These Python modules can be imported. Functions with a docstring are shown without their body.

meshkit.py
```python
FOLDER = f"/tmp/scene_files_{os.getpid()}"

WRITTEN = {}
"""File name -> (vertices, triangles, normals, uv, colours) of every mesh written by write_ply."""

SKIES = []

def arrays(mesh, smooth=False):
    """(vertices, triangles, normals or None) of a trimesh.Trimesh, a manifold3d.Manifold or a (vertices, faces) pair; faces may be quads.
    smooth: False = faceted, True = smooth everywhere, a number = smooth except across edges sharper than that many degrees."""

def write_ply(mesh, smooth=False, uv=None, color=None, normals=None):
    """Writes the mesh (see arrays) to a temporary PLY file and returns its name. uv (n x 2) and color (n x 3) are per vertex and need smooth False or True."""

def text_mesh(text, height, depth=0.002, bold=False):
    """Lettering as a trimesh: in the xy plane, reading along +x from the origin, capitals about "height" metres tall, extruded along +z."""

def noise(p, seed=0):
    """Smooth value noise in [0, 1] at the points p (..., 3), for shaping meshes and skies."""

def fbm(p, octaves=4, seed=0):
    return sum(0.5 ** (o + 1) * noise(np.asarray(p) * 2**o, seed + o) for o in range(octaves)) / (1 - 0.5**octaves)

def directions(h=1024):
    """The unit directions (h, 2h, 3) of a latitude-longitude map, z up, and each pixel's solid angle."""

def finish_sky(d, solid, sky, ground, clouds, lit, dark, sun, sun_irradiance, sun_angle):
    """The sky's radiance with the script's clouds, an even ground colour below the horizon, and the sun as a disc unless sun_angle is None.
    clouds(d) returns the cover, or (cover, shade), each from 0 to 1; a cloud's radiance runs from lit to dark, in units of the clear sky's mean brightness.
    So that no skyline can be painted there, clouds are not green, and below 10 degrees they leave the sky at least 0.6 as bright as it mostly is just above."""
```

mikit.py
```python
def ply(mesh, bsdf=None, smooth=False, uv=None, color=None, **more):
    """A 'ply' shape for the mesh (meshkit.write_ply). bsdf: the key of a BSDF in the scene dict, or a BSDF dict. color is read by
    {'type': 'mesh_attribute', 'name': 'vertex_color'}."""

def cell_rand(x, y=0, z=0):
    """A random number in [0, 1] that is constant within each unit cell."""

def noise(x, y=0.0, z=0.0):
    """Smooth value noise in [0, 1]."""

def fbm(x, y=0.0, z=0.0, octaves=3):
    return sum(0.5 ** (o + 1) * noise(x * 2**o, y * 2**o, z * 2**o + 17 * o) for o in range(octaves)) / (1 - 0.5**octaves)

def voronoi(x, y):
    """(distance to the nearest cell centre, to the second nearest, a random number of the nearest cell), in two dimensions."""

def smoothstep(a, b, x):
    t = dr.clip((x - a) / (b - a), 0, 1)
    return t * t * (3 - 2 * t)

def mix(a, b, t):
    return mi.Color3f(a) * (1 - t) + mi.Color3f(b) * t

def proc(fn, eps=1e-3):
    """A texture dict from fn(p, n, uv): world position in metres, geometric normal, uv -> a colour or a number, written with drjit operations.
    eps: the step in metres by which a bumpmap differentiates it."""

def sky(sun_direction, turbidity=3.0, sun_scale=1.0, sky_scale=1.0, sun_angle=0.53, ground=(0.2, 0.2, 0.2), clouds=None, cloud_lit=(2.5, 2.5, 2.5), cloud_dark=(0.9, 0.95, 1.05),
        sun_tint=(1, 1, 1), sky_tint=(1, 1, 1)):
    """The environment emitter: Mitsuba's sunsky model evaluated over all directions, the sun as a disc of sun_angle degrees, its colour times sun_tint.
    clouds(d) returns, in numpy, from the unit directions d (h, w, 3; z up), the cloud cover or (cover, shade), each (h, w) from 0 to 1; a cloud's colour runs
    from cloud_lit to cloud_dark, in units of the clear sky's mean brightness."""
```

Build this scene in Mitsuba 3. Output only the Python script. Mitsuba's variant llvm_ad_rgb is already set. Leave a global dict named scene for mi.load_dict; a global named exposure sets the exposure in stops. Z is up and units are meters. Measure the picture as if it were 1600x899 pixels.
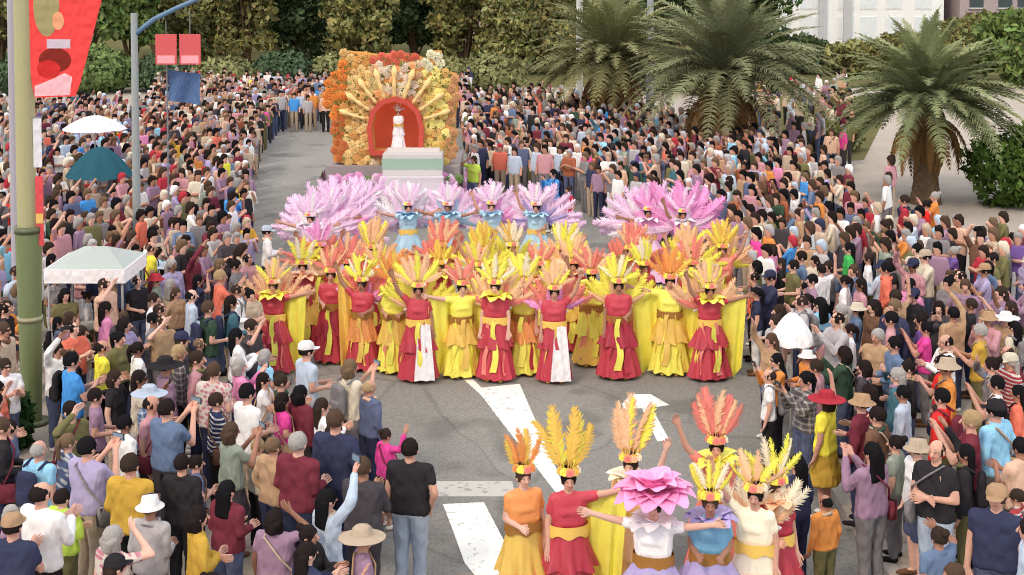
import math, random, numpy as np, trimesh, mitsuba as mi, mikit, meshkit
import manifold3d as m3
from shapely.geometry import Polygon, Point
T = mi.ScalarTransform4f
PI = math.pi
R = random.Random(7)
NR = np.random.default_rng(7)
scene, labels = {}, {}

# ------------------------------------------------------------------ camera, sky, exposure
CAM_H, PITCH, FOC, PY = 7.3, math.radians(3.0), 2198.0, 55.0   # a shift lens keeps the uprights upright
FWD = np.array([0, math.cos(PITCH), -math.sin(PITCH)])
scene['camera'] = {'type': 'perspective', 'fov': 2*math.degrees(math.atan(800/FOC)), 'fov_axis': 'x', 'principal_point_offset_y': (449.5-PY)/899, 'near_clip': 0.5, 'far_clip': 1500.0,
                   'to_world': T().look_at(origin=[0, 0, CAM_H], target=[0, float(FWD[1]), CAM_H+float(FWD[2])], up=[0, 0, 1])}
scene['sky_light'] = mikit.sky([-0.45, -0.75, 0.85], turbidity=4, sun_scale=0.22, sun_angle=12, clouds=lambda d: 1.0,
                               cloud_lit=(2.25, 2.3, 2.38))
exposure = 2.45

# ------------------------------------------------------------------ helpers
def S(r, g, b, k=1.0):
    """an sRGB triple as a linear base colour"""
    c = np.array([r, g, b], float)/255
    return np.clip(np.where(c < 0.04045, c/12.92, ((c+0.055)/1.055)**2.4)*k, 0.004, 0.9)

VC = {'type': 'mesh_attribute', 'name': 'vertex_color'}
CREASE = mikit.proc(lambda p, n, uv: mikit.noise(p.x*19, p.y*19, p.z*11), eps=.008)
def creased(b, h): return {'type': 'twosided', 'bsdf': {'type': 'bumpmap', 'scale': h, 'height': CREASE, 'bsdf': b}}
scene['plain'] = {'type': 'twosided', 'bsdf': {'type': 'diffuse', 'reflectance': VC}}
scene['cloth'] = creased({'type': 'diffuse', 'reflectance': VC}, .024)
scene['satin'] = {'type': 'twosided', 'bsdf': {'type': 'principled', 'base_color': VC, 'roughness': 0.5, 'specular': 0.45}}
scene['skin'] = {'type': 'twosided', 'bsdf': {'type': 'principled', 'base_color': VC, 'roughness': 0.55, 'specular': 0.35}}
scene['leaf'] = {'type': 'twosided', 'bsdf': {'type': 'diffuse', 'reflectance': VC}}
scene['metal'] = {'type': 'twosided', 'bsdf': {'type': 'principled', 'base_color': VC, 'roughness': 0.45, 'specular': 0.5}}

def px(x, y, z=0.0):
    """the place in the street, at height z, that was measured at pixel x, y of the photograph"""
    u, v = (x-800)/FOC, (y-PY)/FOC
    t = (CAM_H-z)/(math.sin(PITCH)+v*math.cos(PITCH))
    return np.array([u*t, (math.cos(PITCH)-v*math.sin(PITCH))*t, z])

def scale_at(y, z=0.0):
    return FOC*(math.sin(PITCH)+(y-PY)/FOC*math.cos(PITCH))/(CAM_H-z)

def pix(p):
    q = np.array(p, float)-[0, 0, CAM_H]
    d = q@FWD
    return 800+FOC*q[0]/d, PY+FOC*(q@np.array([0, -math.sin(PITCH), -math.cos(PITCH)]))/d

def numbered(name):
    if name not in scene and name not in used:
        used.add(name); return name
    k = count.get(name, 0)+1
    count[name] = k
    used.add(f'{name}_{k:03d}')
    return f'{name}_{k:03d}'
used, count = set(), {}

def tag(key, label=None, cat=None, group=None, kind=None):
    e = labels.setdefault(key, {})
    for k, v in (('label', label), ('category', cat), ('group', group), ('kind', kind)):
        if v: e[k] = v

def thing(name, label, cat, group=None, kind=None):
    key = numbered(name); tag(key, label, cat, group, kind); return key

def tm(mesh):
    if hasattr(mesh, 'to_mesh'):
        m = mesh.to_mesh(); return trimesh.Trimesh(m.vert_properties[:, :3], m.tri_verts, process=False)
    if isinstance(mesh, tuple):
        v, f = np.asarray(mesh[0], float), np.asarray(mesh[1], int)
        if f.shape[1] == 4: f = np.vstack([f[:, [0, 1, 2]], f[:, [0, 2, 3]]])
        return trimesh.Trimesh(v, f, process=False)
    return mesh

def colours(mesh, col, var=0.0, freq=6.0):
    col = np.asarray(col, float)
    n = len(mesh.vertices)
    c = np.tile(col, (n, 1)) if col.ndim == 1 else col
    if var:
        c = c*(1+var*(2*meshkit.fbm(np.asarray(mesh.vertices)*freq+13, 3)-1))[:, None]
    return np.clip(c, 0.002, 0.95)

def add(name, mesh, col, bsdf='cloth', parent=None, smooth=True, var=0.0, to=None, freq=6.0):
    """one entry with one base colour (or one per vertex)"""
    mesh = tm(mesh)
    key = numbered(parent+'__'+name if parent else name)
    scene[key] = mikit.ply(mesh, bsdf, smooth=smooth, color=colours(mesh, col, var, freq))
    if to is not None: scene[key]['to_world'] = to
    return key

CACHE = {}
def add_cached(name, mesh, ident, col, bsdf, parent, to, smooth=True, var=0.0):
    """as add(), alike pieces share one ply dict"""
    k = (ident, tuple(np.round(col, 4)) if np.ndim(col) == 1 else id(col), bsdf)
    if k not in CACHE:
        CACHE[k] = mikit.ply(mesh, bsdf, smooth=smooth, color=colours(mesh, col, var))
    key = numbered(parent+'__'+name if parent else name)
    scene[key] = {**CACHE[k], 'to_world': to}
    return key

def addm(name, mesh, bsdf, parent=None, smooth=False, to=None):
    key = numbered(parent+'__'+name if parent else name)
    scene[key] = mikit.ply(tm(mesh), bsdf, smooth=smooth)
    if to is not None: scene[key]['to_world'] = to
    return key

def xf(p, yaw=0.0, s=1.0, sx=1.0):
    return T().translate([float(v) for v in p]).rotate([0, 0, 1], math.degrees(yaw)).scale([s*sx, s*sx, s])

def box(x0, x1, y0, y1, z0, z1):
    return trimesh.creation.box(bounds=[[x0, y0, z0], [x1, y1, z1]])

def cat(*ms):
    return trimesh.util.concatenate([tm(m) for m in ms])

def cyl(a, b, r0, r1=None, n=14):
    """tapered tube from a to b with caps"""
    a, b = np.array(a, float), np.array(b, float); r1 = r0 if r1 is None else r1
    z = (b-a)/np.linalg.norm(b-a); x = np.cross(z, [0, 0, 1] if abs(z[2]) < .9 else [1, 0, 0]); x /= np.linalg.norm(x); y = np.cross(z, x)
    t = np.arange(n)*2*PI/n
    ring = np.cos(t)[:, None]*x+np.sin(t)[:, None]*y
    v = np.vstack([a+ring*r0, b+ring*r1, [a, b]])
    f = []
    for i in range(n):
        j = (i+1) % n
        f += [[i, j, n+j], [i, n+j, n+i], [2*n, j, i], [2*n+1, n+i, n+j]]
    return trimesh.Trimesh(v, f, process=False)

def tube(pts, rad, n=8):
    pts = np.asarray(pts, float); rad = np.broadcast_to(rad, len(pts))
    t = np.gradient(pts, axis=0); t /= np.linalg.norm(t, axis=1, keepdims=True)+1e-12
    ref = np.where(np.abs(t[:, 2:]) < .9, [0, 0, 1.], [1., 0, 0])
    a = np.cross(t, ref); a /= np.linalg.norm(a, axis=1, keepdims=True); b = np.cross(t, a)
    g = np.arange(n)*2*PI/n
    v = pts[:, None]+rad[:, None, None]*(np.cos(g)[None, :, None]*a[:, None]+np.sin(g)[None, :, None]*b[:, None])
    f = [[i*n+j, i*n+(j+1) % n, (i+1)*n+(j+1) % n, (i+1)*n+j] for i in range(len(pts)-1) for j in range(n)]
    m = tm((v.reshape(-1, 3), f))
    c0, c1 = len(m.vertices), len(m.vertices)+1
    k = (len(pts)-1)*n
    fs = [[c0, (j+1) % n, j] for j in range(n)]+[[c1, k+j, k+(j+1) % n] for j in range(n)]
    return trimesh.Trimesh(np.vstack([m.vertices, pts[0], pts[-1]]), np.vstack([m.faces, fs]), process=False)

def grid(fn, nu, nv, close=False):
    """surface from fn(u, v) arrays in 0..1"""
    u, v = np.meshgrid(np.linspace(0, 1, nu, endpoint=not close), np.linspace(0, 1, nv), indexing='ij')
    p = np.stack(fn(u, v), -1).reshape(-1, 3)
    f = []
    for i in range(nu if close else nu-1):
        k = (i+1) % nu
        for j in range(nv-1):
            f.append([i*nv+j, k*nv+j, k*nv+j+1, i*nv+j+1])
    return tm((p, f))

SPH = {0: np.array(trimesh.creation.icosphere(subdivisions=2).vertices), 1: np.array(trimesh.creation.icosphere(subdivisions=1).vertices),
       2: np.array(trimesh.creation.icosphere(subdivisions=0).vertices)}
LOD = 0
def hull(*s):
    pts = []
    for q in s:
        r = np.array(q[3:], float)
        pts.append(SPH[LOD]*r+np.array(q[:3], float))
    return m3.Manifold.hull_points(np.vstack(pts))

def union(ms):
    return m3.Manifold.batch_boolean(ms, m3.OpType.Add)

def soft(m, length, it=6, fold=0.0, seed=0):
    if length: m = m.refine_to_length(length)
    t = tm(m)
    if it: trimesh.smoothing.filter_taubin(t, iterations=it)
    if fold:
        v, f, n = meshkit.arrays(t, True)
        w = meshkit.fbm(v*np.array([13, 13, 8])+seed*7, 3, seed)-.5
        t = trimesh.Trimesh(v+n*(w*fold)[:, None], f, process=False)
    return t

# ------------------------------------------------------------------ people: body, clothes and hair of one pose (facing +y, 1.69 m)
ARMS = {  # elbow and wrist of the arm at +x; the other arm is mirrored
    'down': ((.225, -.02, 1.11), (.235, .05, .87)), 'phone': ((.20, .16, 1.17), (.055, .32, 1.44)), 'up': ((.27, .12, 1.60), (.14, .24, 1.84)),
    'fold': ((.235, .03, 1.12), (-.02, .20, 1.14)), 'wave': ((.40, .03, 1.44), (.43, .08, 1.70)), 'pocket': ((.27, -.05, 1.13), (.18, .06, .92)),
    'bend': ((.205, -.03, 1.12), (.12, .21, 1.10)), 'clap': ((.21, .10, 1.13), (.035, .29, 1.24)), 'spread': ((.42, .05, 1.43), (.64, .12, 1.50)),
    'raise': ((.36, .06, 1.60), (.44, .10, 1.86)), 'brow': ((.34, .16, 1.42), (.10, .17, 1.60))}

def hand_parts(e, w, fingers):
    e, w = np.array(e), np.array(w)
    d = (w-e)/np.linalg.norm(w-e)
    side = np.cross(d, [0, 1, .15]); side /= np.linalg.norm(side); nrm = np.cross(side, d)
    k = w+d*.085
    out = [hull((*w, .026), (*(w+d*.03+side*.022), .017), (*(w+d*.03-side*.022), .017), (*(k+side*.03), .013), (*(k-side*.03), .013))]
    if not fingers: return out+[hull((*(k+side*.025), .013), (*(k-side*.025), .013), (*(k+d*.06+nrm*.02), .011))]
    for i, ln in enumerate((.062, .078, .082, .072)):
        b = k+side*(-.033+.022*i)
        m = b+d*ln*.5+nrm*.008
        out += [hull((*b, .0095), (*m, .009)), hull((*m, .009), (*(m+d*ln*.45+nrm*.022), .0075))]
    b = w+d*.03-side*.028
    m = b+d*.035-side*.026+nrm*.01
    out += [hull((*b, .012), (*m, .0105)), hull((*m, .0105), (*(m+d*.034+nrm*.014), .009))]
    return out

def face_paint(t, skin, lod):
    v = np.asarray(t.vertices)
    c = np.tile(np.asarray(skin, float), (len(v), 1))
    if lod == 0:
        def spot(x, z, rx, rz, col, a=1.0):
            m = ((np.abs(v[:, 0])-x)/rx)**2+((v[:, 2]-z)/rz)**2 < 1
            m &= v[:, 1] > .05
            c[m] = c[m]*(1-a)+np.array(col)*a
        spot(.030, 1.582, .014, .0075, (.04, .03, .025), .75)
        spot(.033, 1.605, .020, .006, (.08, .055, .04), .4)
        spot(0, 1.522, .026, .010, np.asarray(skin)*[.75, .38, .36], .8)
        spot(.042, 1.548, .02, .02, np.asarray(skin)*[1.05, .82, .80], .5)
    return c

V = {}
def variant(pr, pl, sex, lod, sleeve='long', bottom='trousers'):
    """meshes of one pose: body, top, bottom, shoes"""
    global LOD
    k = (pr, pl, sex, lod, sleeve, bottom)
    if k in V: return V[k]
    LOD = 1 if lod == 0 else 2
    sh = .172 if sex else .158
    hw = .085 if sex else .095
    arms = []
    for s, p in ((1, pr), (-1, pl)):
        e, w = ARMS[p]
        arms.append(((s*sh, 0, 1.375), (s*e[0], e[1], e[2]), (s*w[0], w[1], w[2])))
    body, top, bot, shoes = [], [], [], []
    body += [hull((0, -.015, 1.40, .056), (0, 0, 1.50, .05)), hull((sh-.03, 0, 1.36, .065), (-sh+.03, 0, 1.36, .065), (.07, 0, 1.05, .10, .085, .08), (-.07, 0, 1.05, .10, .085, .08)),
             hull((hw, 0, .93, .10, .095, .1), (-hw, 0, .93, .10, .095, .1), (.06, 0, 1.07, .09, .08, .08), (-.06, 0, 1.07, .09, .08, .08))]
    head = [hull((0, -.005, 1.583, .076, .096, .104)), hull((0, .035, 1.500, .036, .040, .030), (0, .025, 1.545, .062, .062, .05)),
            hull((0, .090, 1.578, .010), (0, .104, 1.548, .0155)), hull((.077, -.008, 1.56, .010, .02, .03)), hull((-.077, -.008, 1.56, .010, .02, .03))]
    for a, e, w in arms:
        body += [hull((*a, .050), (*e, .040)), hull((*e, .040), (*w, .027))]
        body += hand_parts(e, w, lod == 0)
        q = (1 if sleeve == 'long' else .55)
        e2 = np.array(e)*q+np.array(a)*(1-q)
        top.append(hull((*a, .068), (*e2, .056)))
        if sleeve == 'long':
            w2 = np.array(w)*.93+np.array(e)*.07
            top.append(hull((*e, .056), (*w2, .043)))
    for s in (1, -1):
        if bottom == 'gown': body += [hull((s*.095, -.01, .40, .05), (s*.095, -.015, .10, .036))]
        else: body += [hull((s*hw, 0, .90, .085), (s*.09, .015, .50, .058)), hull((s*.09, .015, .50, .055), (s*.095, -.015, .10, .036))]
        shoes.append(hull((s*.10, -.035, .045, .042, .05, .045), (s*.115, .13, .028, .040, .05, .028)))
        body.append(hull((s*.095, -.03, .06, .035), (s*.11, .10, .03, .028)))
        if bottom == 'trousers':
            bot += [hull((s*hw, -.005, .92, .112, .112, .1), (s*.092, .012, .50, .078)), hull((s*.092, .012, .50, .078), (s*.097, -.015, .09, .062))]
        elif bottom == 'shorts':
            bot += [hull((s*hw, -.005, .92, .112, .112, .1), (s*.095, .012, .56, .092))]
    if bottom == 'skirt':
        bot.append(hull((.05, 0, .98, .11, .1, .05), (-.05, 0, .98, .11, .1, .05), (.10, 0, .50, .17, .2, .03), (-.10, 0, .50, .17, .2, .03)))
    bot.append(hull((.055, 0, .98, .112, .105, .07), (-.055, 0, .98, .112, .105, .07), (hw, 0, .87, .108, .11, .05), (-hw, 0, .87, .108, .11, .05)))
    top += [hull((sh-.02, -.005, 1.365, .078), (-sh+.02, -.005, 1.365, .078), (.085, 0, 1.10, .112, .10, .1), (-.085, 0, 1.10, .112, .10, .1)),
            hull((.06, -.01, 1.40, .06), (-.06, -.01, 1.40, .06), (0, -.015, 1.425, .064, .06, .035))]
    top.append(hull((.085, 0, 1.12, .112, .10, .09), (-.085, 0, 1.12, .112, .10, .09), *([(.075, 0, 1.0, .10, .095, .04), (-.075, 0, 1.0, .10, .095, .04)] if bottom == 'gown' else [(.085, 0, .90, .128, .122, .04), (-.085, 0, .90, .128, .122, .04)])))
    if not sex: top.append(hull((.068, .038, 1.235, .078, .07, .085), (-.068, .038, 1.235, .078, .07, .085)))
    if lod == 0:
        hd = union(head).refine_to_length(.0145)
        b = union([union(body).refine_to_length(.075), hd])
        b = soft(b, 0, 3)
        out = {'body': b, 'top': soft(union(top), .035, 5, .034, len(V)), 'bottom': soft(union(bot), .05, 5, .03, len(V)), 'shoes': soft(union(shoes), .04, 3)}
    else:
        out = {'body': tm(union(body+head)), 'top': soft(union(top), .09, 2, .02, len(V)), 'bottom': soft(union(bot), .11, 2), 'shoes': tm(union(shoes))}
    V[k] = out
    return out

HAIR = {}
def hair_mesh(kind, lod):
    global LOD
    k = (kind, lod)
    if k in HAIR: return HAIR[k]
    LOD = 1
    cap = hull((0, -.014, 1.592, .088, .106, .112))
    cut = hull((0, .14, 1.56, .098, .092, .082), (0, .135, 1.45, .095, .085, .06))
    low = m3.Manifold.cube([1, 1, 1]).translate([-.5, -.5, .535])
    base = cap-cut-low
    if kind == 'short': m = base
    elif kind == 'long': m = union([base, hull((.05, -.07, 1.56, .045), (-.05, -.07, 1.56, .045), (.07, -.075, 1.32, .04, .03, .05), (-.07, -.075, 1.32, .04, .03, .05))])
    elif kind == 'bob': m = union([base, hull((.062, -.04, 1.56, .034, .06, .05), (.068, -.03, 1.46, .03, .05, .03)), hull((-.062, -.04, 1.56, .034, .06, .05), (-.068, -.03, 1.46, .03, .05, .03)),
                                   hull((.05, -.075, 1.55, .045), (-.05, -.075, 1.55, .045), (0, -.08, 1.46, .07, .04, .03))])
    elif kind == 'bun': m = union([base, hull((0, -.105, 1.66, .05))])
    elif kind == 'tail': m = union([base, hull((0, -.11, 1.63, .03), (0, -.14, 1.56, .035)), hull((0, -.14, 1.56, .035), (0, -.12, 1.38, .018))])
    elif kind == 'thin': m = (hull((0, -.02, 1.575, .083, .103, .10))-cut-low)-hull((0, .03, 1.735, .058, .075, .055))
    t = soft(m, .016 if lod == 0 else .05, 2, .010)
    if lod == 0:
        v, f, n = meshkit.arrays(t, True)
        st = meshkit.fbm(np.stack([np.arctan2(v[:, 0], -v[:, 1]-.02)*9, v[:, 2]*7, v[:, 1]*3], 1), 2)
        t = trimesh.Trimesh(v+n*((st-.5)*.016)[:, None], f, process=False)
    HAIR[k] = t
    return t

def hat_mesh(kind):
    if ('hat', kind) in HAIR: return HAIR[('hat', kind)]
    prof = {'sun hat': [(.001, 1.715), (.06, 1.71), (.088, 1.685), (.095, 1.625), (.11, 1.615), (.215, 1.595), (.217, 1.588), (.11, 1.603), (.09, 1.605)],
            'cap': [(.001, 1.712), (.055, 1.705), (.088, 1.67), (.098, 1.61), (.092, 1.608)],
            'bucket hat': [(.001, 1.708), (.08, 1.70), (.094, 1.63), (.15, 1.585), (.147, 1.58), (.09, 1.62)]}[kind]
    t = np.arange(24)*2*PI/24
    v = np.array([[r*math.cos(a), r*1.12*math.sin(a)-.012, z] for r, z in prof for a in t])
    f = [[i*24+j, (i+1)*24+j, (i+1)*24+(j+1) % 24, i*24+(j+1) % 24] for i in range(len(prof)-1) for j in range(24)]
    m = tm((v, f))
    if kind == 'cap':
        peak = grid(lambda u, w: ((u-.5)*.165*(1-.25*w*w), .075+.105*w-.06*(2*u-1)**2, 1.622-.02*w-.012*(2*u-1)**2), 9, 4)
        m = cat(m, peak)
    HAIR[('hat', kind)] = m
    return m

GLASSES = grid(lambda u, v: ((u-.5)*.158, .103-.10*np.abs(2*u-1)**2.6, 1.572+.026*v-.004*np.abs(2*u-1)), 15, 3)
SCARF = grid(lambda u, v: ((.078+.022*np.cos(v*2*PI)+.012*np.sin(u*14))*np.cos(u*2*PI), (.080+.022*np.cos(v*2*PI))*np.sin(u*2*PI)-.005, 1.425+.030*np.sin(v*2*PI)+.012*np.sin(u*2*PI*3)), 30, 9, True)
BAG = cat(trimesh.creation.box(bounds=[[.20, -.10, .80], [.29, .12, 1.0]]), tube([(.245, .0, 1.0), (.22, .09, 1.18), (.05, .115, 1.33), (-.10, .04, 1.455), (-.08, -.09, 1.40), (.12, -.13, 1.2), (.245, -.03, 1.0)], .012, 5))
def backpack_mesh():
    global LOD
    LOD = 1
    m = union([hull((.09, -.19, 1.33, .05), (-.09, -.19, 1.33, .05), (.10, -.20, 1.02, .06), (-.10, -.20, 1.02, .06)), hull((.07, -.26, 1.14, .03), (-.07, -.26, 1.14, .03), (.07, -.26, 1.02, .03), (-.07, -.26, 1.02, .03)),
               hull((.12, -.12, 1.40, .018), (.12, .0, 1.455, .018)), hull((-.12, -.12, 1.40, .018), (-.12, .0, 1.455, .018)), hull((.12, .0, 1.455, .018), (.125, .10, 1.36, .018)), hull((-.12, .0, 1.455, .018), (-.125, .10, 1.36, .018)),
               hull((.125, .10, 1.36, .016), (.15, .06, 1.12, .016)), hull((-.125, .10, 1.36, .016), (-.15, .06, 1.12, .016))])
    return soft(m, .05, 3)

SKINS = [S(208, 160, 140), S(190, 142, 122), S(218, 174, 156), S(166, 120, 100), S(200, 152, 136), S(136, 96, 78)]
HAIRS = [S(40, 34, 34), S(56, 46, 42), S(80, 64, 54), S(112, 92, 74), S(156, 152, 150), S(30, 29, 32), S(160, 136, 104)]
MUTE = .14
COLS = {'black': (38, 38, 42), 'charcoal': (66, 64, 70), 'navy blue': (48, 54, 84), 'white': (240, 238, 240), 'cream': (232, 222, 200), 'pale grey': (186, 184, 188), 'grey': (132, 130, 134),
        'dusty pink': (206, 150, 160), 'hot pink': (226, 80, 160), 'rose pink': (240, 150, 200), 'mauve': (160, 128, 156), 'lavender': (178, 168, 212), 'purple': (112, 84, 160), 'maroon': (116, 44, 58),
        'crimson': (190, 52, 66), 'bright red': (224, 56, 54), 'coral': (240, 120, 96), 'orange': (232, 146, 70), 'mustard yellow': (208, 166, 62), 'lemon yellow': (246, 232, 84), 'lime green': (196, 226, 96),
        'bright green': (78, 186, 98), 'olive green': (112, 110, 70), 'dark green': (48, 74, 58), 'sage green': (146, 160, 146), 'teal': (62, 106, 122), 'sky blue': (150, 205, 238), 'bright blue': (78, 150, 222), 'steel blue': (100, 124, 160),
        'pale blue': (196, 214, 236), 'denim blue': (92, 104, 140), 'tan': (192, 156, 120), 'beige': (204, 184, 160), 'brown': (112, 80, 62), 'rust': (164, 92, 62), 'peach': (232, 190, 164)}
COLS = {k: tuple(np.array(v)*(1-MUTE)+MUTE*np.array([138, 124, 126])) if k not in ('white', 'hot pink', 'lemon yellow', 'bright red', 'bright blue', 'bright green', 'sky blue', 'lime green') else v for k, v in COLS.items()}
WEIGHT = {'black': 5, 'charcoal': 5, 'navy blue': 5, 'white': 10, 'cream': 6, 'pale grey': 9, 'grey': 8, 'dusty pink': 9, 'hot pink': .6, 'rose pink': 1, 'mauve': 9, 'lavender': 6, 'purple': 1.5, 'maroon': 4, 'crimson': 2,
          'bright red': .7, 'coral': 2, 'orange': .8, 'mustard yellow': 1, 'lemon yellow': .4, 'olive green': 4, 'dark green': 3, 'sage green': 4, 'teal': 2, 'sky blue': 2, 'bright blue': 1, 'steel blue': 5, 'pale blue': 6,
          'denim blue': 3, 'tan': 6, 'beige': 8, 'brown': 3, 'rust': 2, 'peach': 5}
CN, CW = list(WEIGHT), list(WEIGHT.values())
BOTC = {'denim blue': 5, 'navy blue': 3, 'black': 4, 'grey': 2, 'beige': 2, 'white': 1, 'olive green': 1, 'charcoal': 3}

POSE_WORDS = {('down', 'down'): 'arms hanging', ('phone', 'phone'): 'hands raised to face', ('up', 'bend'): 'one arm stretched up', ('fold', 'fold'): 'arms folded', ('wave', 'down'): 'one arm waving',
              ('pocket', 'pocket'): 'hands on hips', ('bend', 'down'): 'one forearm bent', ('clap', 'clap'): 'clapping', ('brow', 'down'): 'hand shading eyes', ('up', 'down'): 'one arm raised', ('bend', 'bend'): 'both forearms bent'}
POSES = list(POSE_WORDS)
POSEW = [8, 3.5, .7, 2.4, .4, 2, 3.4, 2, 1.2, .4, 2.6]
SEEN_LABELS = set()
def pattern(name, fn):
    scene[name] = {'type': 'twosided', 'bsdf': {'type': 'diffuse', 'reflectance': mikit.proc(fn)}}
def sm(x, w=.12): return mikit.smoothstep(.5-w, .5+w, x)
import drjit as dr
pattern('print_navy_stripe', lambda p, n, uv: mikit.mix((.62, .61, .60), (.035, .045, .10), sm(dr.abs(dr.sin(p.z*52)))))
pattern('print_red_stripe', lambda p, n, uv: mikit.mix((.62, .58, .56), (.36, .06, .07), sm(dr.abs(dr.sin(p.z*60)))))
pattern('print_blue_check', lambda p, n, uv: mikit.mix((.52, .54, .60), (.10, .15, .30), .5*sm(dr.abs(dr.sin(p.z*44)))+.5*sm(dr.abs(dr.sin((p.x+.6*p.y)*44)))))
pattern('print_grey_check', lambda p, n, uv: mikit.mix((.40, .37, .36), (.10, .09, .10), .5*sm(dr.abs(dr.sin(p.z*40)))+.5*sm(dr.abs(dr.sin((p.x+.6*p.y)*40)))))
pattern('print_pink_flower', lambda p, n, uv: mikit.mix((.50, .20, .26), (.62, .55, .50), mikit.smoothstep(.25, .4, mikit.voronoi((p.x+p.y*.7)*16, p.z*16)[0])))
pattern('print_blue_flower', lambda p, n, uv: mikit.mix((.50, .52, .55), (.10, .13, .24), mikit.smoothstep(.22, .38, mikit.voronoi((p.x+p.y*.7)*15, p.z*15)[0])))
PWORD = {'print_navy_stripe': 'navy-striped', 'print_red_stripe': 'red-striped', 'print_blue_check': 'blue-checked', 'print_grey_check': 'grey-checked', 'print_pink_flower': 'pink-dotted', 'print_blue_flower': 'navy-dotted'}
PATTERNS = list(PWORD)

def zone(x, y):
    side = 'lamp post side' if x < -.229*(y-17)+.5 else 'palm tree side'
    if side[0] == 'p':
        where = 'near the black-shirted man' if y < 21 else 'beside the dancers' if y < 27.5 else 'behind the white parasol' if y < 35 else 'towards the palms'
    else:
        where = 'near the mustard jacket' if y < 19.5 else 'by the lamp post base' if y < 23.5 else 'beside the dancers' if y < 30 else 'past the stall canopy'
    return where, side

def ground_z(x, y):
    return .12 if not ROAD.contains(Point(x, y)) else 0.0

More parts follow.
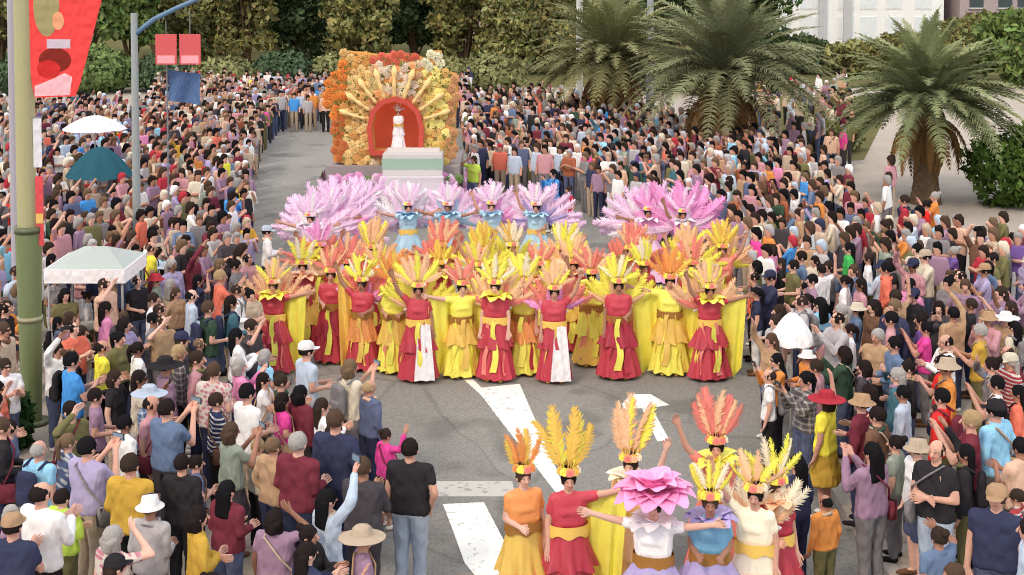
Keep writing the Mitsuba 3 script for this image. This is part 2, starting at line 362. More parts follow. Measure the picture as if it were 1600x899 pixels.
PLACED = []
BPACK = None
def person(x, y, yaw, top=None, bottomc=None, lod=0, pose=None, hair=None, hat=None, garment=None, bottom=None, sex=None, label=None, group=None, scale=None, skin=None, hairc=None, pack=None, toplab=None, hatc=None, rnd=R, sleeve=None, pattern=None):
    """one spectator: body with hair and clothes as its parts"""
    global BPACK
    for attempt in range(40):
        sx = rnd.random() < .45 if sex is None else sex
        tc = top or rnd.choices(CN, CW)[0]
        bc = bottomc or rnd.choices(list(BOTC), list(BOTC.values()))[0]
        ps = pose or rnd.choices(POSES, POSEW)[0]
        sl = sleeve or ('short' if rnd.random() < .5 else 'long')
        bt = bottom or ('trousers' if sx or rnd.random() < .6 else rnd.choice(['skirt', 'shorts']))
        ht = hat if hat is not None else (rnd.choice(['sun hat', 'cap', 'bucket hat']) if rnd.random() < .2 else '')
        hc_n = rnd.choice(['white', 'beige', 'tan', 'navy blue', 'black', 'cream', 'crimson', 'pale blue']) if ht else None
        if hatc: hc_n = hatc
        hr = hair or (rnd.choice(['short', 'short', 'short', 'thin']) if sx else rnd.choice(['long', 'bob', 'tail', 'bun', 'long']))
        pk = pack if pack is not None else rnd.random() < .07
        gm = garment or ('shirt' if sl == 'short' else rnd.choice(['jacket', 'jumper']))
        where, side = zone(x, y)
        lb = label
        if lb: pat = None; break
        hh = dict(short='short-haired', thin='thin-haired', long='long-haired', bob='bob-haired', tail='ponytailed', bun='bun-haired')[hr]
        pat = rnd.choice(PATTERNS) if (pattern is None and lod == 0 and rnd.random() < .22) else None
        dressed = f"{PWORD[pat]} {gm}" if pat else f"{tc} {gm}"
        w1 = f"person in {dressed} and {hc_n.split()[0]} {ht}" if ht else f"{hh} person in {dressed}"
        lb = f"{w1}, {POSE_WORDS[ps]}, {where}"
        if lb not in SEEN_LABELS and len(lb.split()) <= 16: break
    SEEN_LABELS.add(lb)
    key = thing('person', lb, 'person', group or ('spectators on the lamp post side' if side[0] == 'l' else 'spectators on the palm tree side'))
    z = ground_z(x, y)
    sc = scale or (rnd.uniform(.92, 1.07) if rnd.random() < .9 else rnd.uniform(.72, .86))*(1.03 if sx else .96)
    to = xf((x, y, z), yaw, sc, rnd.uniform(.97, 1.12))
    var = variant(ps[0], ps[1], sx, lod, sl, bt)
    idn = (ps, sx, lod, sl, bt)
    sk = SKINS[rnd.choices(range(6), [4, 4, 3, 2, 4, .6])[0]] if skin is None else skin
    hk = HAIRS[rnd.choices(range(7), [6, 5, 2, .9, 1.5, 5, .4])[0]] if hairc is None else hairc
    kk = ('paint', idn, tuple(sk))
    if kk not in CACHE: CACHE[kk] = face_paint(var['body'], sk, lod)
    add_cached('body', var['body'], ('b', idn), CACHE[kk], 'skin', key, to)
    add_cached('hair', hair_mesh(hr if not ht or hr in ('long', 'bob') else 'short', lod), (hr if not ht or hr in ('long', 'bob') else 'short', lod), hk, 'plain', key, to, var=.3)
    if ht: add_cached(ht.replace(' ', '_'), hat_mesh(ht), ('hat', ht), S(*COLS[hc_n], .85), 'cloth', key, to)
    add_cached(gm.replace(' ', '_'), var['top'], ('t', idn), S(*COLS[tc], 1.0), pat or 'cloth', key, to, var=.12)
    add_cached(bt, var['bottom'], ('o', idn), S(*COLS[bc], .85), 'cloth', key, to, var=.1)
    add_cached('shoes', var['shoes'], ('s', idn), S(*rnd.choice([(40, 38, 40), (220, 216, 212), (110, 80, 60)])), 'plain', key, to)
    if lod == 0 and hat is None and rnd.random() < .22:
        add_cached('sunglasses', GLASSES, 'glasses', S(30, 28, 30), 'metal', key, to)
    if lod == 0 and sl == 'long' and rnd.random() < .3:
        add_cached('scarf', SCARF, 'scarf', S(*COLS[rnd.choices(CN, CW)[0]]), 'cloth', key, to, var=.2)
    if lod == 0 and not pk and rnd.random() < .25:
        add_cached('shoulder_bag', BAG, 'bag', S(*COLS[rnd.choice(['black', 'brown', 'tan', 'beige', 'maroon', 'grey'])]), 'cloth', key, to)
    if pk:
        if BPACK is None: BPACK = backpack_mesh()
        add_cached('backpack', BPACK, 'pack', S(*COLS[rnd.choice(['black', 'navy blue', 'maroon', 'olive green', 'grey'])], .9), 'cloth', key, to)
    PLACED.append((x, y))
    if ps in (('phone', 'phone'), ('up', 'bend')) and lod == 0 and rnd.random() < .8:
        k2 = thing('phone', f"{'phone held up by' if ps[0]=='phone' else 'phone held aloft by'} {' '.join(lb.split(',')[0].split()[:8])}{' ' + where if lb != label else ''}", 'phone', 'phones held up in the crowd')
        pc = (0, .415, 1.565) if ps[0] == 'phone' else (.085, .30, 1.985)
        b = trimesh.creation.box((.15, .012, .076)); b.apply_translation(pc)
        scr = trimesh.creation.box((.136, .003, .066)); scr.apply_translation((pc[0], pc[1]-.0085, pc[2]))
        add_cached('case', b, ('phone', ps[0]), S(40, 40, 46), 'metal', k2, to, smooth=False)
        add_cached('screen', scr, ('screen', ps[0]), S(120, 140, 160), 'metal', k2, to, smooth=False)
    return key

# ------------------------------------------------------------------ the setting: ground, road, pavements, kerbs
LK = [(-1.3, 9), (-1.55, 14), (-1.65, 17), (-2.2, 20), (-4.5, 24.5), (-5.8, 30), (-8.2, 42), (-12, 62), (-21, 100), (-32, 140)]
RK = [(4.7, 9), (4.5, 14), (4.35, 18), (4.4, 22), (4.9, 26), (4.7, 34), (3.2, 42), (-.2, 52), (-3.2, 62), (-12, 100), (-23, 140)]
def densify(pl, step=.5):
    out = []
    for (a, b), (c, d) in zip(pl, pl[1:]):
        n = max(1, int(math.hypot(c-a, d-b)/step))
        out += [(a+(c-a)*i/n, b+(d-b)*i/n) for i in range(n)]
    return out+[pl[-1]]
ROAD = Polygon(LK+RK[::-1])

def asphalt(p, n, uv):
    c = mikit.mix((.165, .159, .150), (.225, .217, .205), mikit.fbm(p.x*.5, p.y*.35, 0, 4))
    wx, wy = p.x+.25*mikit.noise(p.x*1.3, p.y*1.3, 1), p.y+.25*mikit.noise(p.x*1.3, p.y*1.3, 5)
    a, b, which = mikit.voronoi(wx*.30, wy*.16)
    c = c*(.90+.2*which)                                            # old and newer patches of surface
    c = c*(1-.20*(1-mikit.smoothstep(.004, .02, b-a)))              # tar seams between them
    a2, b2, w2 = mikit.voronoi(wx*1.1+3, wy*.8)
    c = c*(1-.14*(1-mikit.smoothstep(.0, .03, b2-a2))*mikit.smoothstep(.52, .62, mikit.noise(p.x*.35, p.y*.3, 9)))   # cracks
    c = c*(1-.30*mikit.smoothstep(.60, .74, mikit.fbm(p.x*.9+8, p.y*.7, 2, 3)))                                      # oil
    return c*(0.80+0.40*mikit.noise(p.x*45, p.y*45))
scene['asphalt'] = {'type': 'twosided', 'bsdf': {'type': 'principled', 'roughness': 0.8, 'specular': 0.3, 'base_color': mikit.proc(asphalt)}}
scene['paving'] = {'type': 'twosided', 'bsdf': {'type': 'principled', 'roughness': 0.85, 'specular': 0.25, 'base_color': mikit.proc(
    lambda p, n, uv: mikit.mix((.27, .235, .205), (.35, .31, .27), mikit.fbm(p.x*.8, p.y*.8, 0, 4))*(0.9+0.2*mikit.noise(p.x*30, p.y*30)))}}
scene['lawn'] = {'type': 'twosided', 'bsdf': {'type': 'diffuse', 'reflectance': mikit.proc(lambda p, n, uv: mikit.mix((.10, .105, .045), (.19, .17, .085), mikit.fbm(p.x*.6, p.y*.6, 0, 4)))}}
scene['road_paint'] = {'type': 'twosided', 'bsdf': {'type': 'principled', 'roughness': 0.6, 'specular': 0.4, 'base_color': mikit.proc(
    lambda p, n, uv: mikit.mix((.82, .82, .79), (.40, .39, .37), mikit.smoothstep(.62, .80, mikit.fbm(p.x*13, p.y*13, 3, 4))*.8+.12*mikit.noise(p.x*2.5, p.y*2.5)))}}
scene['worn_paint'] = {'type': 'twosided', 'bsdf': {'type': 'principled', 'roughness': 0.7, 'specular': 0.4, 'base_color': mikit.proc(
    lambda p, n, uv: mikit.mix((.46, .45, .43), (.22, .21, .20), mikit.smoothstep(.58, .85, mikit.fbm(p.x*11, p.y*11, 3, 4))))}}

def flat(poly, z):
    v, f = trimesh.creation.triangulate_polygon(poly, engine='earcut')
    return trimesh.Trimesh(np.column_stack([v, np.full(len(v), z)]), f, process=False)

def struct(name, mesh, bsdf, label=None, kind='structure', smooth=False):
    k = addm(name, mesh, bsdf, None, smooth); tag(k, label or name.replace('_', ' '), name.replace('_', ' '), None, kind); return k

struct('ground', box(-700, 700, -40, 1200, -2, -.03), 'paving', 'pale paved ground running out to the horizon')
struct('road', flat(ROAD.buffer(.3), -.002), 'asphalt', 'grey asphalt road curving away between the two crowds')
HOLE_L = [px(560, 800, .12), px(640, 800, .12), px(640, 905, .12), px(560, 905, .12)]
for nm, edge, far in (('pavement_lamp_post_side', LK, -120), ('pavement_palm_side', RK, 120)):
    pl = Polygon(densify(edge, 2)+[(far, 140), (far, 9)])
    pl = pl.buffer(-.16)
    k = struct('pavement', trimesh.creation.extrude_polygon(pl, .15, engine='earcut').apply_translation([0, 0, -.03]), 'paving',
               'pale beige pavement under the crowd ' + ('on the lamp post side' if far < 0 else 'on the palm tree side'))
    # pavers that show at the open patch by the kerb
    rr = np.random.default_rng(3)
    (x0, x1, y0, y1) = (-3.3, -1.75, 15.5, 20.2) if far < 0 else (4.5, 6.6, 15.5, 20.5)
    for i, yy in enumerate(np.arange(y0, y1, .31)):
        for j, xx in enumerate(np.arange(x0+(.15 if i % 2 else 0), x1, .46)):
            if pl.contains(Polygon([(xx, yy), (xx+.45, yy), (xx+.45, yy+.3), (xx, yy+.3)])):
                b = box(xx+.006, xx+.446, yy+.006, yy+.296, .10, .128+rr.uniform(0, .005))
                add('paver', b, S(*(np.array([168, 154, 140])+rr.normal(0, 7))), 'plain', k, smooth=False)
    kb = thing('kerb', 'row of pale kerb stones edging the road ' + ('on the lamp post side' if far < 0 else 'on the palm tree side'), 'kerb', None, 'structure')
    d = densify(edge, 1.0)
    for (a, b), (c, e) in zip(d, d[1:]):
        if b > 48: break
        q = np.array([c-a, e-b]); L = np.hypot(*q); q /= L; nn = np.array([-q[1], q[0]])*(1 if far < 0 else -1)
        p0, p1 = np.array([a, b])+q*.008, np.array([c, e])-q*.008
        poly = Polygon([p0, p1, p1+nn*.16, p0+nn*.16])
        if not poly.exterior.is_ccw: poly = Polygon(list(poly.exterior.coords)[::-1])
        st = trimesh.creation.extrude_polygon(poly, .155+rr.uniform(-.004, .006), engine='earcut'); st.apply_translation([0, 0, -.03])
        add('stone', st, S(*(np.array([158, 151, 144])+rr.normal(0, 6))), 'plain', kb, smooth=False)

def ground_poly(pts): return Polygon([tuple(px(*p)[:2]) for p in pts])
struct('wedge_marking', flat(ground_poly([(708, 578), (722, 574), (752, 606), (812, 600), (886, 772), (870, 772), (752, 618)]), .003), 'road_paint', 'white tapering wedge painted on the asphalt before the dancers')
struct('arrow_marking', flat(ground_poly([(972, 632), (986, 616), (1016, 616), (1046, 633), (1018, 637), (1046, 688), (1027, 690), (1003, 638), (976, 640)]), .003), 'road_paint', 'white arrow painted on the asphalt')
struct('second_wedge_marking', flat(ground_poly([(692, 788), (756, 785), (790, 850), (800, 925), (764, 925), (726, 880), (708, 830)]), .003), 'road_paint', 'pale broad stub of paint on the asphalt beside the lone man on the kerb')
struct('stop_line_marking', flat(ground_poly([(668, 752), (800, 752), (806, 776), (664, 776)]), .003), 'worn_paint', 'worn pale stop line across the asphalt')
struct('lawn', flat(Polygon([tuple(px(*p, .12)[:2]) for p in [(1170, 150), (1400, 150), (1350, 250), (1190, 262)]]), .128), 'lawn', 'dry lawn beyond the palms')
struct('lawn', flat(Polygon([(-60, 80), (70, 80), (90, 240), (-80, 240)]), .126), 'lawn', 'dry grass under the far trees')

# ------------------------------------------------------------------ trees
def broadleaf(x, y, h, rx, col, label, seed, trunk_h=None, n=2600, leaf=.30, group='trees behind the crowd'):
    r = np.random.default_rng(seed)
    key = thing('tree', label, 'tree', group)
    th = trunk_h or .5
    ms = [tube([(x, y, 0), (x+.1, y, th*.6), (x, y, th+1.2)], [.32, .24, .18], 9)]
    cl = []
    for i in range(34):
        a, e = r.uniform(0, 2*PI), r.uniform(-1, 1)
        q = np.array([math.cos(a)*rx*.68*math.sqrt(max(0, 1-e*e*.7)), math.sin(a)*rx*.68*math.sqrt(max(0, 1-e*e*.7)), e*(h-th)*.46])*r.uniform(.45, 1.05)
        c = np.array([x, y, th+(h-th)*.52])+q
        cl.append((c, rx*r.uniform(.24, .42)))
        if i < 8: ms.append(tube([(x, y, th*.85), (np.array([x, y, th])*.5+c*.5)+[0, 0, .3], c], [.13, .08, .04], 6))
    add('trunk', cat(*ms), S(96, 78, 62), 'plain', key, var=.3, freq=2)
    cs = r.integers(0, len(cl), n)
    base = np.array([cl[i][0] for i in cs]); rad = np.array([cl[i][1] for i in cs])
    d = r.normal(size=(n, 3)); d /= np.linalg.norm(d, axis=1, keepdims=True)
    p = base+d*(rad*r.uniform(.35, 1.12, n)**.6)[:, None]*[1, 1, .78]
    a = r.normal(size=(n, 3))+d*.3; a /= np.linalg.norm(a, axis=1, keepdims=True)
    b = np.cross(a, r.normal(size=(n, 3))); b /= np.linalg.norm(b, axis=1, keepdims=True)
    s = leaf*r.uniform(.6, 1.5, n)[:, None]
    v = np.stack([p-a*s, p+b*s*.55, p+a*s, p-b*s*.55], 1).reshape(-1, 3)
    f = np.arange(4*n).reshape(-1, 4)
    tint = r.uniform(.65, 1.3, len(cl))[cs]*r.uniform(.75, 1.25, n)
    c = np.asarray(col)[None]*tint[:, None]*np.stack([r.uniform(.85, 1.25, n), np.ones(n), r.uniform(.7, 1.1, n)], 1)
    add('crown', (v, f), np.repeat(c, 4, 0), 'leaf', key, smooth=False)

OLIVE, DRY, GREEN, DARK = S(134, 136, 94, .95), S(136, 136, 92, 1.0), S(114, 134, 84, .95), S(84, 102, 76, .9)
trees = [(125, 79, 8.5, 2.9, GREEN, 'fresh green tree behind the red banner'), (0, 84, 9, 2.9, OLIVE, 'olive tree at the edge behind the poles'), (205, 88, 9, 2.6, GREEN, 'green tree behind the thin grey lamp pole'),
         (290, 92, 10, 2.9, OLIVE, 'olive brown tree behind the twin red panels'), (385, 92, 10, 3.0, DRY, 'dry brownish tree between the red panels and the float'), (470, 95, 10, 2.6, DARK, 'dark green tree behind the float, lamp post end'),
         (560, 90, 10, 3.1, DRY, 'brownish tree directly behind the float'), (648, 95, 10, 2.6, DARK, 'dark tree behind the float, palm end'), (728, 92, 8.6, 3.0, DRY, 'dry tree just behind the pale finials'),
         (806, 90, 4.9, 3.0, OLIVE, 'pale olive tree behind the smallest palm'), (890, 90, 5.6, 3.0, OLIVE, 'olive tree behind the first flagpole'), (975, 94, 11, 3.2, DARK, 'dark tree between the two flagpoles'),
         (1070, 94, 12, 3.4, DARK, 'tall dark green tree behind the second flagpole'), (1165, 92, 10, 3.6, S(76, 100, 62, .75), 'tall rounded green tree beside the white building'),
         (1335, 88, 1.9, 2.6, OLIVE, 'low olive tree in front of the white building'), (1420, 86, 2.4, 2.4, OLIVE, 'low tree behind the largest palm'), (1515, 84, 3.8, 2.8, OLIVE, 'olive tree beside the largest palm'),
         (1590, 80, 4.8, 2.6, GREEN, 'green tree at the corner below the mauve block'), (1670, 82, 5.5, 2.6, GREEN, 'green tree beyond the corner block'), (1250, 90, 2.3, 2.3, DARK, 'low dark tree under the white building')]
for i, (tx, ty, h, rx, c, lb) in enumerate(trees):
    broadleaf((tx-800)/FOC*ty, ty, h, rx, c, lb, 100+i, trunk_h=.5 if h < 5.7 else None, n=6500, leaf=.21)
for i, (tx, ty, h, rx) in enumerate([(60, 104, 13, 3.6), (240, 106, 14, 3.6), (340, 108, 14, 3.6), (430, 106, 14, 3.6), (520, 108, 14, 3.6), (605, 107, 14, 3.6), (690, 108, 12, 3.4), (930, 108, 14, 3.6), (1030, 108, 15, 4.0)]):
    broadleaf((tx-800)/FOC*ty, ty, h, rx, [OLIVE, DARK, DRY][i % 3], f"{['olive', 'dark green', 'dry brown'][i % 3]} tree in the back row, {['first', 'second', 'third', 'fourth', 'fifth', 'sixth', 'seventh', 'eighth', 'ninth'][i]} from the red banner", 200+i, n=5000, leaf=.28)

def frond_mesh(L, droop, seed, dead=False):
    r = np.random.default_rng(seed)
    n = 26
    t = np.linspace(0, 1, n)
    rach = np.stack([t*0, L*(t*.93), L*(.16*np.sin(t*PI*.6)-droop*t**2.2)], 1)
    ms = [tube(rach[::3], np.linspace(.035, .008, len(rach[::3])), 5)]
    v, f = [], []
    tan = np.gradient(rach, axis=0); tan /= np.linalg.norm(tan, axis=1, keepdims=True)
    for i in range(3, n):
        for k in range(2):
            for s in (-1, 1):
                q = rach[i]-tan[i]*(k*.5*L/n)
                ln = L*.17*math.sin(PI*min(1, .18+.8*t[i]))**.7*r.uniform(.8, 1.15)
                d = np.array([s*.80, 0, .30+r.uniform(-.25, .2)])+tan[i]*.75; d /= np.linalg.norm(d)
                tip = q+d*ln-np.array([0, 0, ln*(.28 if not dead else .8)])
                w = tan[i]*.027
                o = len(v)
                mid = q+d*ln*.5
                v += [q-w, q+w, mid+w*.9, mid-w*.9, tip]
                f += [[o, o+1, o+2], [o, o+2, o+3], [o+3, o+2, o+4]]
    return cat(ms[0], trimesh.Trimesh(v, f, process=False))

def palm(x, y, trunk_h, r0, L, label, seed, cols, nf=78):
    r = np.random.default_rng(seed)
    key = thing('palm_tree', label, 'palm tree', 'palms on the pavement')
    z0 = .12
    # trunk with the stubs of old leaves
    def tr(u, v):
        a = u*2*PI; z = v*trunk_h
        k = np.floor(v*trunk_h/.14); off = (k % 2)*.5
        rr = r0*(1.16-.25*np.minimum(1, v*4)+.22*np.maximum(0, v-.7))*(1+.09*np.abs(np.sin((u*9+off)*PI))*(1-(v*trunk_h/.14-k)*.6))
        return x+rr*np.cos(a), y+rr*np.sin(a), z0+z
    add('trunk', grid(tr, 54, 70, True), S(112, 92, 74, .9), 'plain', key, smooth=False, var=.35, freq=5)
    top = np.array([x, y, z0+trunk_h])
    global LOD
    LOD = 1
    boss = soft(hull((0, 0, -.15, r0*1.45, r0*1.45, .35), (0, 0, .25, r0*.9, r0*.9, .2)), .10, 2, .1)
    add('leaf_base', boss, S(104, 74, 46), 'plain', key, smooth=False, var=.4, to=T().translate(top.tolist()))
    tmpl = [(frond_mesh(L, d, seed+i), d) for i, d in enumerate((.10, .24, .36, .46))]
    deadm = [frond_mesh(L*.62, .6, seed+9, True), frond_mesh(L*.55, .5, seed+10, True)]
    for i in range(nf):
        q = (i+.5)/nf
        el = math.degrees(math.asin(1-1.13*q))
        el = el*.96+r.normal(0, 4)
        az = i*137.5+r.normal(0, 9)
        k = 0 if el > 58 else 1 if el > 32 else 2 if el > 5 else 3
        m = tmpl[k][0]
        c = np.asarray(cols[0])*(1-q)+np.asarray(cols[1])*q
        c = c*r.choice([.8, 1.0, 1.2])
        key_c = tuple(np.round(c*20)/20*1.0)
        ci = (int(q*4), int(r.integers(0, 3)))
        cc = (np.asarray(cols[0])*(1-(ci[0]+.5)/4)+np.asarray(cols[1])*(ci[0]+.5)/4)*[.78, 1.0, 1.22][ci[1]]
        to = T().translate((top+[0, 0, .1]).tolist()).rotate([0, 0, 1], az).rotate([1, 0, 0], float(el)).scale(float(r.uniform(.86, 1.08)))
        add_cached('frond', m, ('frond', seed, k), cc, 'leaf', key, to, smooth=False)
    for i in range(22):
        to = T().translate((top+[0, 0, -.1]).tolist()).rotate([0, 0, 1], float(i*137.5)).rotate([1, 0, 0], float(-38+r.normal(0, 9)))
        add_cached('dead_frond', deadm[i % 2], ('dead', seed, i % 2), S(122, 92, 58)*[1, .8, 1.15][i % 3], 'leaf', key, to, smooth=False)

PG = (S(150, 158, 118, .95), S(118, 126, 90, .9))
b = px(1446, 318, .12); palm(b[0], b[1], 2.7, .38, 3.1, 'stout palm with thick bare trunk standing on open pavement', 31, PG, 140)
b = px(1133, 262, .12); palm(b[0], b[1], 2.9, .33, 4.1, 'wide palm rising out of the crowd, middle one of the three', 32, (S(150, 156, 122, .95), S(120, 122, 90, .9)), 140)
b = px(957, 222, .12); palm(b[0], b[1], 3.0, .36, 3.7, 'smaller palm with orange brown leaf bases nearest the float', 33, (S(154, 158, 118, .95), S(124, 122, 84, .9)), 130)

def bush(x, y, rx, h, col, label, seed, n=1500):
    r = np.random.default_rng(seed)
    key = thing('bush', label, 'bush')
    stems = cat(*[tube([(x, y, .1), (x+r.uniform(-.5, .5)*rx, y+r.uniform(-.5, .5)*rx, h*.6)], [.03, .015], 5) for _ in range(7)])
    add('stem', stems, S(90, 70, 52), 'plain', key)
    d = r.normal(size=(n, 3)); d /= np.linalg.norm(d, axis=1, keepdims=True)
    bump = 1+.35*(meshkit.noise(d*2.3+seed)-.5)
    p = np.array([x, y, h*.5])+d*np.array([rx, rx, h*.52])*(bump*r.uniform(.5, 1.05, n)**.5)[:, None]
    p[:, 2] = np.maximum(p[:, 2], .15)
    a = r.normal(size=(n, 3)); a /= np.linalg.norm(a, axis=1, keepdims=True); b2 = np.cross(a, d); b2 /= np.linalg.norm(b2, axis=1, keepdims=True)
    s = (.12 if rx < 1.7 else .17)*r.uniform(.6, 1.4, n)[:, None]
    v = np.stack([p-a*s, p+b2*s*.5, p+a*s, p-b2*s*.5], 1).reshape(-1, 3)
    c = np.asarray(col)[None]*(r.uniform(.6, 1.4, n)*(.75+.5*meshkit.noise(p*1.5)))[:, None]
    add('foliage', (v, np.arange(4*n).reshape(-1, 4)), np.repeat(c, 4, 0), 'leaf', key, smooth=False)
b = px(1585, 322, .12); bush(b[0], b[1], 1.5, 2.4, S(84, 108, 52, .8), 'dense dark green bush at the edge beyond the stout palm', 5, 2600)
b = px(1660, 300, .12); bush(b[0], b[1], 1.5, 2.7, S(94, 112, 60, .8), 'lighter green bush behind the dense bush', 6, 2200)
b = px(1300, 235, .12); bush(b[0], b[1], 1.1, 1.2, S(120, 118, 70, .8), 'low olive bush between the two larger palms', 7)
b = px(1200, 250, .12); bush(b[0], b[1], .9, 1.1, S(126, 128, 76, .8), 'low pale bush beside the middle palm trunk', 8)
b = px(20, 700, .12); bush(b[0], b[1], .28, 1.1, S(62, 92, 56, .8), 'small dark green shrub at the foot of the lamp post', 9, 700)
for i, (xx, rx_, h_, c_, lb) in enumerate([(40, 1.9, 2.4, DARK, 'dark green hedge bush below the lamp post banner'), (150, 2.3, 2.6, GREEN, 'broad green bush under the fresh green tree'), (262, 2.1, 2.2, DARK, 'dark bush behind the twin red panels'), (352, 2.0, 2.0, OLIVE, 'olive bush past the twin red panels'),
        (440, 1.9, 2.3, DARK, 'dark bush at the bend of the empty road'), (532, 1.8, 2.2, OLIVE, 'olive bush at the float arch, lamp post end'), (690, 2.0, 2.2, DRY, 'dry bush at the float arch, palm end'), (768, 1.9, 2.2, OLIVE, 'olive bush between float and smallest palm'), (1040, 1.9, 2.6, DARK, 'dark bush between the two flagpoles'), (1110, 2.0, 2.8, OLIVE, 'olive bush behind the middle palm crown'), (1190, 1.8, 2.4, DARK, 'dark bush under the rounded tree')]):
    bush((xx-800)/FOC*(76+i % 3), 76+i % 3, rx_, h_, c_, lb, 40+i, 2400)
b = px(870, 208, .12); bush(b[0], b[1], 1.3, 1.5, S(126, 120, 68, .8), 'olive bush beside the smallest palm', 10)

# ------------------------------------------------------------------ far buildings and flagpoles
scene['plaster'] = {'type': 'twosided', 'bsdf': {'type': 'diffuse', 'reflectance': mikit.proc(lambda p, n, uv: mi.Color3f(.86, .86, .87)*(0.94+.08*mikit.fbm(p.x*.4, p.z*.4, 0, 3)))}}
D = 122.0
def bx_(pxx): return (pxx-800)/FOC*D
key = thing('white_building', 'pale white building with tall window bays above the far trees', 'building')
X0, X1 = bx_(1236), bx_(1475)
add('wall', box(X0, X1, 122, 140, 0, 12), (.90, .91, .93), 'plain', key, smooth=False)
add('roof', box(X0-.3, X1+.3, 121.7, 140.3, 12, 12.4), S(190, 190, 194), 'plain', key, smooth=False)
for q in (1250, 1268, 1310, 1345, 1385, 1430):
    for zz in (.6, 3.2, 6.0, 8.9):
        w = add('window', box(bx_(q), bx_(q)+1.3, 121.93, 122.02, zz, zz+1.9), S(226, 232, 238), 'metal', key, smooth=False)
        add('frame', cat(box(bx_(q)-.06, bx_(q), 121.9, 122, zz-.06, zz+1.96), box(bx_(q)+1.3, bx_(q)+1.36, 121.9, 122, zz-.06, zz+1.96), box(bx_(q)+.62, bx_(q)+.68, 121.9, 121.95, zz, zz+1.9)), S(236, 236, 238), 'plain', w, smooth=False)
for q in (1283, 1322):
    add('pilaster', box(bx_(q)-.25, bx_(q)+.4, 121.6, 122, 0, 12), S(196, 196, 202), 'plain', key, smooth=False)
key = thing('mauve_building', 'mauve grey block with dark windows in the far corner', 'building')
X0, X1 = bx_(1500), bx_(1700)
add('wall', box(X0, X1, 122, 138, 0, 9), S(176, 160, 164), 'plain', key, smooth=False)
add('roof', box(X0-.3, X1+.3, 121.7, 138.3, 9, 9.4), S(150, 130, 134), 'plain', key, smooth=False)
for q in (1515, 1560, 1590, 1630):
    for zz in (.8, 3.3, 5.9):
        w = add('window', box(bx_(q), bx_(q)+1.2, 121.93, 122.02, zz, zz+1.7), S(58, 72, 76), 'metal', key, smooth=False)
        add('sill', box(bx_(q)-.1, bx_(q)+1.3, 121.8, 122, zz-.12, zz), S(200, 196, 196), 'plain', w, smooth=False)
key = thing('rose_building', 'pinkish low wall of a building glimpsed between tree crowns', 'building')
q0, q1 = (700-800)/FOC*122, (860-800)/FOC*122
add('wall', box(q0, q1, 122, 134, 0, 9), S(196, 172, 164), 'plain', key, smooth=False)
add('roof', box(q0-.3, q1+.3, 121.6, 134.3, 9, 9.4), S(170, 120, 96), 'plain', key, smooth=False)
for x_, yy, lb in ((905, 200, 'slim pale flagpole behind the smallest palm'), (1015, 205, 'slim grey pole behind the middle palm')):
    p = px(x_, yy, .12)
    key = thing('flagpole', lb, 'flagpole')
    add('pole', cyl(p, p+[0, 0, 9.5], .17, .12), S(196, 200, 196) if x_ < 950 else S(150, 158, 168), 'metal', key)
    add('base', cyl(p, p+[0, 0, .3], .28, .24), S(120, 120, 120), 'metal', key)

# ------------------------------------------------------------------ poles, banners, stall, parasols
p = px(50, 662, .12)
lp = thing('lamp_post', 'thick lamp post with green lower sleeve and tan upper shaft', 'lamp post')
add('sleeve', cyl(p, p+[0, 0, 3.05], .15, .20, 20), S(112, 124, 84, .9), 'metal', lp, var=.15, freq=2)
add('shaft', cyl(p+[-.015, 0, 3.05], p+[-.03, 0, 9], .15, .135, 20), S(176, 172, 130, .9), 'metal', lp, var=.12, freq=2)
add('collar', cyl(p+[0, 0, 3.0], p+[0, 0, 3.1], .215, .215, 20), S(92, 100, 72), 'metal', lp)
add('collar', cyl(p+[0, 0, 1.62], p+[0, 0, 1.70], .192, .192, 20), S(150, 146, 116), 'metal', lp)
add('base_plate', cyl(p, p+[0, 0, .06], .26, .26, 20), S(90, 96, 78), 'metal', lp)
p2 = px(28, 560, .12)
k = thing('grey_pole', 'slim lilac grey pole standing just behind the thick lamp post', 'pole')
add('shaft', cyl(p2, p2+[0, 0, 9.5], .085, .07, 16), S(176, 172, 184, .9), 'metal', k, var=.1, freq=2)
add('base', cyl(p2, p2+[0, 0, .35], .13, .11, 16), S(128, 124, 134), 'metal', k)
# red banner on the lamp post
SC = scale_at(662, .12)
bn = thing('red_banner', 'red pennant banner with printed face hanging from the lamp post', 'banner')
def pq(pxx, pyy):  # point of the hanging cloth, measured on the photograph
    return np.array([p[0]+(pxx-50)/SC, p[1]-.06, .12+(662-pyy)/SC])
poly = [pq(50, -75), pq(188, -75), pq(171, 0), pq(136, 128), pq(128, 148), pq(66, 150), pq(62, 130), pq(50, 0)]
def cloth_sheet(poly, th=.012, dy=0.0):
    pl = Polygon([(q[0], q[2]) for q in poly])
    m = trimesh.creation.extrude_polygon(pl, th, engine='earcut')
    v = m.vertices.copy()
    m.vertices = np.stack([v[:, 0], p[1]-.06-v[:, 2]+dy, v[:, 1]], 1)
    m.invert()
    return m
add('cloth', cloth_sheet(poly), S(250, 84, 84, .9), 'cloth', bn, smooth=False)
def ell(cx, cy, rx, ry, n=20): return [pq(cx+rx*math.cos(i*2*PI/n), cy+ry*math.sin(i*2*PI/n)) for i in range(n)]
